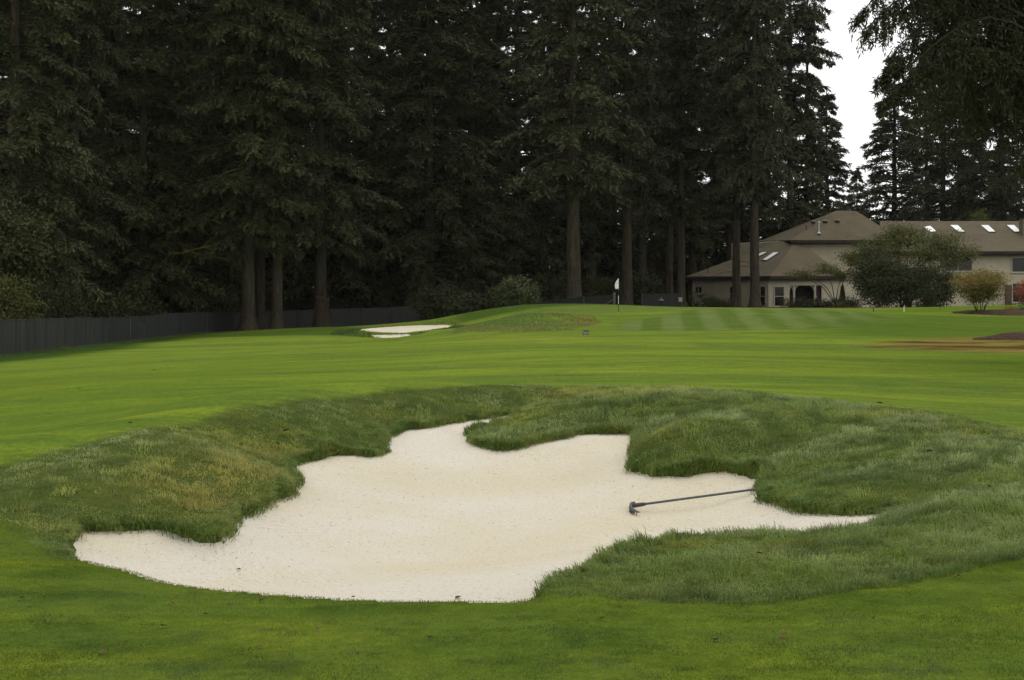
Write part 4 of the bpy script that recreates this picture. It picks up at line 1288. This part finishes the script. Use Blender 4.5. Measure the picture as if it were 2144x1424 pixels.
Lw, Cw, Rw = at_px(1452, 155), at_px(1610, 145), at_px(1791, 147.6)
U0, U1 = at_px(1672, 152.3), at_px(1880, 152.0)
W0, W1 = at_px(1866, 150.6), at_px(2300, 149.2)
zE = ZC+(600-578)/F*147
zU = ZC+(600-503)/F*152
zW = ZC+(600-527)/F*150
pO0, pO1 = wall_pt(Cw, Rw, 1651), wall_pt(Cw, Rw, 1720)    # porch opening
zO = ZC+(600-597)/F*146
mb = MB()
lap_wall(mb, Lw, Cw, GZ, zE)
lap_wall(mb, Cw, pO0, GZ, zE); lap_wall(mb, pO1, Rw, GZ, zE); lap_wall(mb, pO0, pO1, zO, zE)
lap_wall(mb, U0, U1, zE-.3, zU)
lap_wall(mb, W0, W1, GZ, zW)
# side and back walls
Lb, Rb = (Lw[0]+4.0, Lw[1]+7), (Rw[0]+.5, Rw[1]+14)
lap_wall(mb, Lb, Lw, GZ, zE); lap_wall(mb, (U0[0]-5.5, 163), U0, zE-.3, zU)
lap_wall(mb, Rw, W0, GZ, zE)
mb.build('siding_wall', m_siding, house)
for q, z1 in ((Cw, zE), (Lw, zE), (Rw, zE), (W0, zW)):
    MB().cbox(loc((q[0], q[1]-.02, (GZ+z1)/2)), .16, .16, z1-GZ).build('corner_board', m_trim, house)
# porch: recess with posts and brackets
t = (Vector((*pO1, 0))-Vector((*pO0, 0))).normalized(); nb = Vector((-t.y, t.x, 0))
o0, o1 = Vector((*pO0, 0)), Vector((*pO1, 0)); w = (o1-o0).length
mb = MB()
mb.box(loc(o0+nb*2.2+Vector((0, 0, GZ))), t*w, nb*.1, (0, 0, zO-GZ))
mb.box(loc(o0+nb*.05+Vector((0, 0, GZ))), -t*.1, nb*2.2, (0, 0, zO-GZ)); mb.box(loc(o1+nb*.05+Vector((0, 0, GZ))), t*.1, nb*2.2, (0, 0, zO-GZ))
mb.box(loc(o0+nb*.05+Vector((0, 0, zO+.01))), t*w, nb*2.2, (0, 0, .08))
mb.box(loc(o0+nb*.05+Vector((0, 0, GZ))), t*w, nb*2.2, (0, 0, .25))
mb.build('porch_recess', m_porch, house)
pd = MB(); a_, c_ = wall_pt(Cw, Rw, 1711), wall_pt(Cw, Rw, 1719.5)
ta = Vector((*a_, 0)); tc = Vector((*c_, 0))
pd.box(loc(ta+nb*.30+Vector((0, 0, GZ+.25))), tc-ta, nb*.06, (0, 0, zO-GZ-.27))
door = pd.build('door', m_doorred, house)
MB().cbox(loc(ta+nb*.27+(tc-ta)*.2+Vector((0, 0, GZ+1.25))), .05, .08, .12).build('door_handle', m_metal, door)
mb = MB(); mb.box(loc(o0-t*.2-nb*.09+Vector((0, 0, zO-.04))), t*(w+.4), nb*.07, (0, 0, .42)); mb.build('porch_beam', m_trim, house)
for px in (1651, 1662.5, 1706.5):
    q = Vector((*wall_pt(Cw, Rw, px), 0)); mb = MB()
    mb.box(loc(q-t*.09-nb*.06+Vector((0, 0, GZ))), t*.18, nb*.18, (0, 0, zO-GZ-.04))
    post = mb.build('porch_post', m_trim, house)
    for s in ((1, -1) if px == 1662.5 else (1,) if px < 1655 else (-1,)):
        mb = MB(); z_ = zO-.62
        mb.tube([loc(q+t*s*.07+nb*.02+Vector((0, 0, z_))), loc(q+t*s*.2+nb*.02+Vector((0, 0, z_+.36))), loc(q+t*s*.45+nb*.02+Vector((0, 0, z_+.56)))], .05, 6)
        mb.build('bracket', m_trim, post)
window(Cw, Rw, 1621, 1640, 601, 640, 1)
window(Lw, Cw, 1594, 1604, 601, 640, 1)
window(Lw, Cw, 1530, 1549, 601, 630, 1)
window(Lw, Cw, 1458, 1471, 601, 613, 0, 1)
window(W0, W1, 1978, 2034, 541, 567, 0, 1)
window(W0, W1, 2119, 2175, 540, 569, 0, 1)
window(W0, W1, 2120, 2190, 594, 632, 0, 1)
window(W0, W1, 1900, 1950, 560, 590, 0, 1)
window(U0, U1, 1800, 1840, 515, 545, 0, 1)
mb = MB(); q = wall_pt(W0, W1, 2110); mb.box(loc((q[0]-.3, q[1]-.35, GZ)), (.6, 0, 0), (0, .3, 0), (0, 0, 2.5)); mb.build('porch_post', m_brown, house)
mb = MB(); mb.box(loc((q[0]+.4, q[1]-1.4, GZ+.2)), (4.5, 0, 0), (0, 1.2, 0), (0, 0, .32)); mb.build('step', simple('concrete', (.35, .34, .30), .9, .1, 3), house)
# band board on the right wing
mb = MB(); z_ = ZC+(600-573)/F*150
mb.box(loc((W0[0], W0[1]-.075, z_)), Vector((W1[0]-W0[0], W1[1]-W0[1], 0)), (0, .05, 0), (0, 0, .16)); mb.build('band_board', m_trim, house)

def on_plane(pts, px, py):
    n = (pts[1]-pts[0]).cross(pts[2]-pts[0]); d = P(px, py, 1.0)-Vector((0, 0, ZC))
    d = Vector(((px-CX)/F, 1, -(py-HY)/F)); o = Vector((0, 0, ZC))
    return o+d*((pts[0]-o).dot(n)/d.dot(n)), n.normalized()
def facet(name, pts, th=.16):
    mb = MB(); mb.slab([loc(p) for p in pts], (0, 0, -th))
    return mb.build(name, m_roof, house)
# lower wing roof
eL, eC, eR = P(1436, 579, 154.2), P(1612, 578, 144.0), P(1772, 577.5, 146.8)
k1, k2 = P(1639, 504, 158), P(1668, 503.5, 152.2)
eLb, eRb = eL+Vector((4.5, 8, 0)), P(1772, 578, 154)
k1 = on_plane([eL, eC, k2], 1639, 504)[0]
facet('roof_plane', [eL, eC, k2, k1])
facet('roof_plane', [eC+Vector((0, 0, .004)), eR, k2+Vector((0, 0, .004))])
facet('roof_plane', [eR, eRb, k2])
facet('roof_plane', [eLb, eL, k1])
# main roof
mFL, mFR = P(1655, 502.5, 151.2), P(1890, 502.5, 150.9)
mBL, mBR = P(1590, 505, 163), P(1880, 505, 163)
r1, r2 = P(1752, 441, 157), P(1793, 442, 157)
main_front = facet('roof_plane', [mFL, mFR, r2, r1])
s1 = P(1652, 484, 160)
facet('roof_plane', [mBL, mFL, r1, s1])
facet('roof_plane', [mFR, mBR, r2]); facet('roof_plane', [mBR, mBL, s1, r1, r2])
# long right wing roof
wA, wB = P(1846, 526, 149.6), P(2330, 526, 148.2)
wC, wD = P(2330, 463, 156.5), P(1842, 463, 157.4)
wing = facet('roof_plane', [wA, wB, wC, wD])
facet('roof_plane', [wD, wC, P(2330, 527, 165), P(1842, 527, 165)])
# fascia boards and gutters, tall and dark to strengthen the eave shadow
def fascia(a, c, h=.32):
    a, c = Vector(a), Vector(c); t = (c-a)
    mb = MB(); mb.box(loc(a+Vector((0, -.03, -h-.02))), t, (0, -.06, 0), (0, 0, h)); return mb.build('fascia', m_fascia, house)
fascia(eL, eC); fascia(eC, eR); fascia(mFL, mFR); fascia(wA, wB)
# soffits in the dark fascia colour, painting in shadow under the eaves
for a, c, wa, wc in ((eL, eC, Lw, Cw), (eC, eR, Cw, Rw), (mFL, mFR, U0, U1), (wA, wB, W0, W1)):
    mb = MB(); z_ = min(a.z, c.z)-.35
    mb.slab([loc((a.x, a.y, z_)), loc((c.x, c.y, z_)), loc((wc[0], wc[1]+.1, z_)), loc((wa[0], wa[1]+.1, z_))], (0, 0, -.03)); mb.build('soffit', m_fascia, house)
def skylight(plane, corners):
    ps = [on_plane(plane, *c)[0] for c in corners]; n = on_plane(plane, *corners[0])[1]
    if n.z < 0: n = -n
    mb = MB(); mb.slab([loc(p+n*.13) for p in ps], tuple(-n*.13)); fr = mb.build('skylight', m_skyfr, house)
    cen = sum(ps, Vector())/4
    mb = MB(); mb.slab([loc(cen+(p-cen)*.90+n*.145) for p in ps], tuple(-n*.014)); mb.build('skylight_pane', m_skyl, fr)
pw = [wA, wB, wC]
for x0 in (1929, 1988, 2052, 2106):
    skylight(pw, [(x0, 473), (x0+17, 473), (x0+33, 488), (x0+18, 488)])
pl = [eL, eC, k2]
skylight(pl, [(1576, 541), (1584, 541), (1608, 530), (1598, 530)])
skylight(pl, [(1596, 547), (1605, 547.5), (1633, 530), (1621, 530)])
pm = [mFL, mFR, r1]
for px, py in ((1702, 467), (1727.5, 466), (1752.5, 465)):
    p, n = on_plane(pm, px, py); n = n if n.z > 0 else -n
    mb = MB(); mb.box(loc(p-Vector((.18, .15, .1))), (.42, 0, 0), (0, .35, 0), (0, 0, .30)); vb = mb.build('roof_vent', m_fascia, house)
    mb = MB(); mb.box(loc(p-Vector((.19, .16, -.201))), (.44, 0, 0), (0, .37, 0), (0, 0, .05)); mb.build('vent_cap', m_metal, vb)
p, n = on_plane(pm, 1714, 489)
mb = MB(); mb.tube([loc(p+Vector((0, 0, -.2))), loc(p+Vector((0, 0, 1.15)))], .11, 10); fl = mb.build('flue', m_metal, house)
mb = MB(); mb.tube([loc(p+Vector((0, 0, 1.2))), loc(p+Vector((0, 0, 1.32)))], [.20, .16], 10); mb.build('flue_cap', m_metal, fl)
mb = MB(); mb.tube([loc(p+Vector((0, -.12, -.1))), loc(p+Vector((0, 0, .16)))], [.26, .13], 10); mb.build('flue_collar', m_metal, fl)
p, n = on_plane(pm, 1688, 479)
mb = MB(); mb.tube([loc(p+Vector((0, 0, -.2))), loc(p+Vector((0, 0, .38)))], .05, 8); mb.build('vent_pipe', m_black, house)
p = on_plane(pl, 1482, 571)[0]
mb = MB(); mb.tube([loc(p+Vector((0, 0, -.2))), loc(p+Vector((0, 0, .45)))], .04, 8); mb.build('vent_pipe', m_black, house)
# chimney at the far right
c0 = P(2142, 470, 153)
mb = MB(); mb.box(loc(c0-Vector((.15, .3, 1.5))), (1.2, 0, 0), (0, 1.1, 0), (0, 0, 2.1)); ch = mb.build('chimney', simple('chimney_boards', (.15, .13, .095), .85, .1, 2), house)
mb = MB(); mb.box(loc(c0+Vector((-.22, -.37, .602))), (1.34, 0, 0), (0, 1.24, 0), (0, 0, .1)); mb.build('chimney_cap', m_fascia, ch)

# ---------------------------------------------------------------- fences
m_screen = simple('fence_slats', (.029, .032, .028), .7, .16, 3, sx=(9, 9, .3))
m_post = simple('fence_post', (.085, .085, .078), .6, .15, 5, .3)
m_postd = simple('dark_fence_post', (.030, .031, .029), .6, .15, 5)
def fence(name, pts, h, label, sp=3.0, light=(), slat=.11, step=True, zoff=0, cap=True):
    """posts, rails and upright slats woven into chain link"""
    root = empty(name, (pts[0][0], pts[0][1], gz(*pts[0])))
    o = Vector(root.location)
    # resample
    P2 = [Vector((*p, 0)) for p in pts]
    acc = [0]
    for a, c in zip(P2, P2[1:]): acc.append(acc[-1]+(c-a).length)
    L = acc[-1]; n = max(1, round(L/sp))
    def at(s):
        for i in range(len(P2)-1):
            if s <= acc[i+1]+1e-6: return P2[i].lerp(P2[i+1], (s-acc[i])/(acc[i+1]-acc[i]))
        return P2[-1]
    ps = [at(L*i/n) for i in range(n+1)]
    zs = list(ground_height(np.array([p.x for p in ps]), np.array([p.y for p in ps]))+zoff)
    for i, p in enumerate(ps):
        mb = MB(); top = zs[i]+h+.06
        mb.tube([Vector((p.x, p.y-.05, zs[i]-.4))-o, Vector((p.x, p.y-.05, top))-o], .04, 8)
        mb.tube([Vector((p.x, p.y-.05, top))-o, Vector((p.x, p.y-.05, top+.04))-o], [.05, .02], 8)
        mb.build('fence_post', m_post if (i in light) else m_postd, root)
    for i in range(n):
        a, c = ps[i], ps[i+1]; za, zc = zs[i], zs[i+1]
        mb = MB(); k = int((c-a).length/slat)
        Rr = random.Random(i*7+len(pts))
        dirv = (c-a).normalized(); nr = Vector((dirv.y, -dirv.x, 0)); nr = nr if nr.dot(Vector((-a.x, -a.y, 0))) > 0 else -nr
        for j in range(k):
            u0 = (j+.05)/k; u1 = (j+.95)/k
            q0, q1 = a.lerp(c, u0), a.lerp(c, u1); z0, z1 = za+(zc-za)*u0, za+(zc-za)*u1
            e = nr*Rr.uniform(0, .012); e2 = nr*Rr.uniform(0, .012); t_ = Rr.uniform(-.015, .02)
            mb.add([q0+e+Vector((0, 0, z0-.15))-o, q1+e2+Vector((0, 0, z1-.15))-o, q1+e2+Vector((0, 0, z1+h+t_))-o, q0+e+Vector((0, 0, z0+h+t_))-o], [(0, 1, 2, 3)])
        b_ = nr*-.02
        mb.add([a+b_+Vector((0, 0, za-.15))-o, c+b_+Vector((0, 0, zc-.15))-o, c+b_+Vector((0, 0, zc+h-.02))-o, a+b_+Vector((0, 0, za+h-.02))-o], [(0, 1, 2, 3)])
        s_ = mb.build('slat_screen', m_screen, root); s_['kind'] = 'stuff'
        mb = MB(); mb.tube([a+Vector((0, 0, za+h+.02))-o+nr*.01, c+Vector((0, 0, zc+h+.02))-o+nr*.01], .022, 6); mb.build('top_rail', m_postd, root)
    return tag(root, label, 'fence'), ps, zs
fp = list(zip(fx, fy))
_, ps, zs = fence('screen_fence', fp, 1.66, 'long dark fence with upright privacy slats along the forest', 3.05, light=())
# the one pale post that shows
j = min(range(len(ps)), key=lambda i: abs(CX+F*ps[i].x/ps[i].y-278))
_post = [c for c in bpy.data.objects['screen_fence'].children if c.name.startswith('fence_post')][j]
_post.data.materials[0] = m_post; _post.scale = (1, 1, 1)
fpts = [at_px(1060, 128), at_px(1206, 121), at_px(1286, 118)]
f2, ps2, zs2 = fence('screen_fence', fpts, 1.05, 'low dark fence with pale posts behind the flag', 3.3, light=(1, 2, 3, 4, 5), zoff=.0)
o2 = Vector(f2.location)
e = Vector((ps2[-1].x, ps2[-1].y-.1, 0))
mb = MB(); mb.tube([e+Vector((0, 0, zs2[-1]+.75))-o2, e+Vector((-.9, 0, zs2[-1]+.15))-o2], .035, 6); mb.build('brace', m_post, f2)
mb = MB(); mb.box(e+Vector((-.09, -.02, zs2[-1]-.2))-o2, (.2, 0, 0), (0, .16, 0), (0, 0, 1.48)); mb.build('end_post', m_post, f2)
gpts = [at_px(1344, 138), at_px(1428, 138)]
f3, ps3, zs3 = fence('gate', gpts, 1.32, 'dark gate panel with two small signs between fir trunks', 2.0, light=(0, 2), zoff=.0)
o3 = Vector(f3.location); f3['category'] = 'gate'
m_sign = simple('pale_sign', (.36, .34, .26), .6, .1, 5)
q = Vector((*at_px(1424.5, 137.9), 0)); zq = zs3[-1]
mb = MB(); mb.box(q+Vector((-.18, -.10, zq+.55))-o3, (.36, 0, 0), (0, .03, 0), (0, 0, .42)); mb.build('sign', m_sign, f3)
q = Vector((*at_px(1384.5, 137.9), 0))
mb = MB(); mb.tube([q+Vector((-.24, -.12, zq+.72))-o3, q+Vector((.24, -.12, zq+.72))-o3], .045, 6); mb.tube([q+Vector((0, -.12, zq+.72))-o3, q+Vector((0, -.12, zq+.98))-o3], .035, 6); mb.build('latch', m_metal, f3)

# ---------------------------------------------------------------- flagstick
fxp, fyp = at_px(1295, 90); fz = gz(fxp, fyp)
flag = empty('flagstick', (fxp, fyp, fz)); tag(flag, 'golf flagstick with white flag and black and white pole on the green', 'flagstick')
ht = ZC+(600-583)/F*90-fz
for k, (a, c, mt) in enumerate([(-.2, .56, m_black), (.56, 1.08, m_white), (1.08, 1.48, m_black), (1.48, ht, m_white)]):
    MB().tube([(0, 0, a), (0, 0, c)], .017, 8).build('pole_section', mt, flag)
m_flag = simple('flag_cloth', (.80, .80, .77), .8, .03, 6)
nu, nv = 9, 9
V = []; Fq = []
for i in range(nu):
    for j in range(nv):
        u, v = i/(nu-1), j/(nv-1)
        # limp flag hanging in folds to the left of the pole
        x = -(.017+u*.21*(.20+.80*math.sin(min(1, v*1.2)*math.pi*.62)))
        V.append((x, .06*math.sin(u*7+v*1.5)*u, ht-.02-v*(.60+.06*math.sin(u*3))-u*.05*(1-v)))
for i in range(nu-1):
    for j in range(nv-1): Fq.append((i*nv+j, i*nv+j+1, (i+1)*nv+j+1, (i+1)*nv+j))
fl = MB().add(V, Fq).build('flag', m_flag, flag, True)
md = fl.modifiers.new('thickness', 'SOLIDIFY'); md.thickness = .004
m_greymark = simple('grey_print', (.35, .36, .34), .8, .05, 6)
mb = MB(); mb.tube([(-.11, -.075, ht-.26), (-.13, -.078, ht-.30), (-.11, -.075, ht-.35), (-.085, -.07, ht-.30), (-.11, -.075, ht-.26)], .012, 5, False); mb.build('flag_print', m_greymark, fl)
MB().tube([(0, 0, -.004), (0, 0, .012)], .054, 16).build('cup_rim', m_white, flag)

# ---------------------------------------------------------------- little sign on the fairway
sxp, syp, szp = hit(1226, 703)
sign = empty('fairway_sign', (sxp, syp, szp), 0)
tag(sign, 'small black sign with white lettering standing on the fairway', 'sign')
w_ = 13.5/F*syp; h_ = 8.0/F*syp
mb = MB(); mb.cbox((0, 0, .06+h_/2), w_, .02, h_); mb.build('board', m_black, sign)
for s in (-1, 1): MB().tube([(s*w_*.32, .012, -.12), (s*w_*.32, .012, .09)], .008, 6).build('stake', m_black, sign)
tc = bpy.data.curves.new('lettering', 'FONT'); tc.body = 'Carts'; tc.size = h_*.92; tc.align_x = 'CENTER'; tc.align_y = 'CENTER'; tc.extrude = .002
to = bpy.data.objects.new('lettering_tmp', tc); COL.objects.link(to)
bpy.context.view_layer.update()
me = bpy.data.meshes.new_from_object(to.evaluated_get(bpy.context.evaluated_depsgraph_get()))
bpy.data.objects.remove(to)
me.materials.clear(); me.materials.append(m_white)
lo = link('lettering', me, sign); lo.location = (0, -.0135, .06+h_/2); lo.rotation_euler = (math.radians(90), 0, 0)
lo.scale = (w_*.92/max(me.vertices[i].co.x for i in range(len(me.vertices)))/2, 1, 1)

# ---------------------------------------------------------------- bunker rake
def rake():
    hx_, hy_, hz_ = hit(1321, 1071)
    root = empty('bunker_rake', (hx_, hy_, hz_), 0)
    tag(root, 'bunker rake with grey handle lying on the sand, handle end in the grass', 'rake')
    m_h = simple('rake_handle', (.075, .085, .092), .4, .1, 6)
    m_rh = simple('rake_head', (.060, .056, .060), .6, .25, 12)
    m_tip = simple('rake_wear', (.20, .13, .10), .8, .2, 10)
    end = Vector(((1600-CX)/F*(hy_-.15), hy_-.15, ZC-(1022-HY)/F*(hy_-.15)))-Vector((hx_, hy_, hz_))
    st = Vector((.03, 0, .062))
    dr = (end-st).normalized()
    MB().tube([st+dr*.04, end+dr*.32], .0125, 10).build('handle', m_h, root, True)
    MB().tube([st-dr*.015, st+dr*.10, st+dr*.13], [.024, .021, .014], 10).build('socket', m_rh, root, True)
    # head: two swept wings across the handle
    prof = [(-.25, .055, .02), (-.20, .026, .04), (-.11, .006, .055), (0, -.006, .06), (.11, .006, .055), (.20, .026, .04), (.25, .055, .02)]
    mb = MB(); V = []
    for yv, xv, hh in prof:
        z0 = .030+.10*max(0, yv)
        V += [(xv-.016, yv, z0), (xv+.018, yv, z0-.006), (xv+.008, yv, z0+hh*.5), (xv-.010, yv, z0+hh*.5)]
    Fh = []
    for i in range(len(prof)-1):
        for k in range(4): Fh.append((i*4+k, i*4+(k+1) % 4, i*4+4+(k+1) % 4, i*4+4+k))
    Fh += [(3, 2, 1, 0), tuple((len(prof)-1)*4+k for k in range(4))]
    hd = mb.add(V, Fh).build('head', m_rh, root)
    for i in range(13):
        yv = -.235+i*.47/12
        xv = np.interp(yv, [p[0] for p in prof], [p[1] for p in prof])
        MB().tube([(xv, yv, .035+.1*max(0, yv)), (xv-.012, yv, -.015)], [.009, .004], 6).build('tine', m_tip if abs(yv) > .18 else m_rh, hd)
rake()

# ---------------------------------------------------------------- fallen leaves, stakes
m_leafb = simple('dead_leaf', (.110, .075, .030), .95, .25, 30)
m_leafd = simple('dead_leaf_dark', (.040, .028, .014), .8, .25, 30)
m_leafr = simple('dead_leaf_red', (.26, .045, .022), .9, .2, 30)
def leaf_shape(mat, seed):
    Rr = random.Random(seed)
    out = [(0, 0), (.18, .16), (.30, .38), (.52, .40), (.70, .22), (1, 0), (.72, -.24), (.50, -.36), (.28, -.42), (.16, -.14)]
    V = [(x-.5, y, .06+.16*(abs(y))+.10*math.sin(x*3)+Rr.uniform(-.03, .03)) for x, y in out]+[(0, 0, .05)]
    Fl = [(i, (i+1) % 10, 10) for i in range(10)]
    V += [(-.5, 0, .06), (-.8, .05, .10), (-.8, .02, .12)]; Fl += [(11, 12, 13)]
    me = bpy.data.meshes.new('fallen_leaf'); me.from_pydata(V, [], Fl); me.update(); me.materials.append(mat)
    return me
LM = [leaf_shape(m_leafb, 1), leaf_shape(m_leafb, 2), leaf_shape(m_leafd, 3), leaf_shape(m_leafr, 4)]
spots = [(88,1225,0,.05),(44,1257,2,.06),(92,1254,2,.03),(216,1371,0,.06),(198,1367,0,.03),(360,1269,0,.045),(548,1262,2,.055),(545,1359,0,.06),(664,1322,0,.05),(342,1316,2,.055),(430,1290,2,.04),
         (1640,1336,0,.07),(2004,1211,0,.06),(1260,1300,2,.05),(1500,1345,2,.045),(900,1340,2,.05),(1830,1300,2,.04),(740,1254,2,.05),(960,1256,0,.07)]
for px, py, k, s in spots:
    x, y, z = hit(px, py)
    o = link('fallen_leaf', LM[k]); o.location = (x, y, z+.012); o.scale = (s*.8,)*3; o.rotation_euler = (random.uniform(-.3, .3), random.uniform(-.3, .3), random.uniform(0, 6.28))
    tag(o, 'small brown leaf fallen on the mown grass in front of the bunker', 'leaf', 'leaves on the mown foreground')
for px, py, k, s, lb in [(66,1008,3,.08,'red leaf caught in the rough on the bank at the picture edge'),(600,914,0,.10,'brown leaf on top of the bank above the dry patch'),(580,942,0,.08,'brown leaf on the bank just above the dry yellow patch'),
                         (1945,960,0,.09,'brown leaf in the rough high on the broad bank'),(2072,1037,0,.08,'brown leaf in the rough near the picture edge beyond the rake'),(1595,1182,0,.08,'brown leaf in the rough below the narrow sand finger'),
                         (162,1050,0,.08,'brown leaf in the rough of the bank above the bunker tip'),(1842,856,0,.10,'pale brown leaf on the crest of the broad bank')]:
    x, y, z = hit(px, py)
    o = link('fallen_leaf', LM[k]); o.location = (x, y, z+.07); o.scale = (s,)*3; o.rotation_euler = (random.uniform(-.2, .5), random.uniform(-.3, .3), random.uniform(0, 6.28))
    tag(o, lb, 'leaf')
for px, py, s in [(103,868,.13),(60,828,.14),(305,812,.12),(85,835,.12),(1500,710,.25),(165,815,.12),(150,822,.1),(273,888,.1),(322,776,.16),(620,798,.12)]:
    x, y, z = hit(px, py)
    o = link('fallen_leaf', LM[2]); o.location = (x, y, z+.012); o.scale = (s*.65,)*3; o.rotation_euler = (0, 0, random.uniform(0, 6.28))
    tag(o, 'dark fallen leaf speck lying out on the fairway', 'leaf', 'leaf specks on the fairway')
x, y, z = hit(1592, 1051)
o = link('fallen_leaf', LM[2]); o.location = (x, y, z+.015); o.scale = (.07,)*3; tag(o, 'dark leaf on the sand beside the rake handle end', 'leaf')
x, y, z = hit(500, 1196)
o = link('fallen_leaf', LM[2]); o.location = (x, y, z+.012); o.scale = (.045,)*3; tag(o, 'dark leaf speck on the sand near the bunker tip', 'leaf')
for px, d, h, mt, lb in [(1893, 99, .28, m_white, 'short white stake at the lawn edge before the dark yew'), (1968, 104, .2, m_post, 'short grey stake on the lawn right of the white stake'), (1829, 97, .3, m_brown, 'short brown stake at the lawn edge under the dense yew')]:
    x, y = at_px(px, d); z = gz(x, y)
    st = empty('marker_stake', (x, y, z)); tag(st, lb, 'stake')
    MB().tube([(0, 0, -.2), (0, 0, h)], .034, 8).build('shaft', mt, st)
    MB().tube([(0, 0, h), (0, 0, h+.04)], [.035, .012], 8).build('cap', mt, st)

# ---------------------------------------------------------------- thin damp air between here and the forest
hz_m = bpy.data.materials.new('damp_air'); hz_m.use_nodes = True
hn = hz_m.node_tree; hn.nodes.clear()
ho = hn.nodes.new('ShaderNodeOutputMaterial'); pv = hn.nodes.new('ShaderNodeVolumePrincipled')
pv.inputs['Color'].default_value = (.92, .90, .82, 1); pv.inputs['Density'].default_value = HAZE
hn.links.new(pv.outputs[0], ho.inputs['Volume'])
mb = MB(); mb.box((-960, -70, -8), (1920, 0, 0), (0, 1900, 0), (0, 0, 75))
hz = mb.build('haze', hz_m); hz['kind'] = 'stuff'; hz['label'] = 'thin pale haze hanging over the course and forest'; hz['category'] = 'haze'
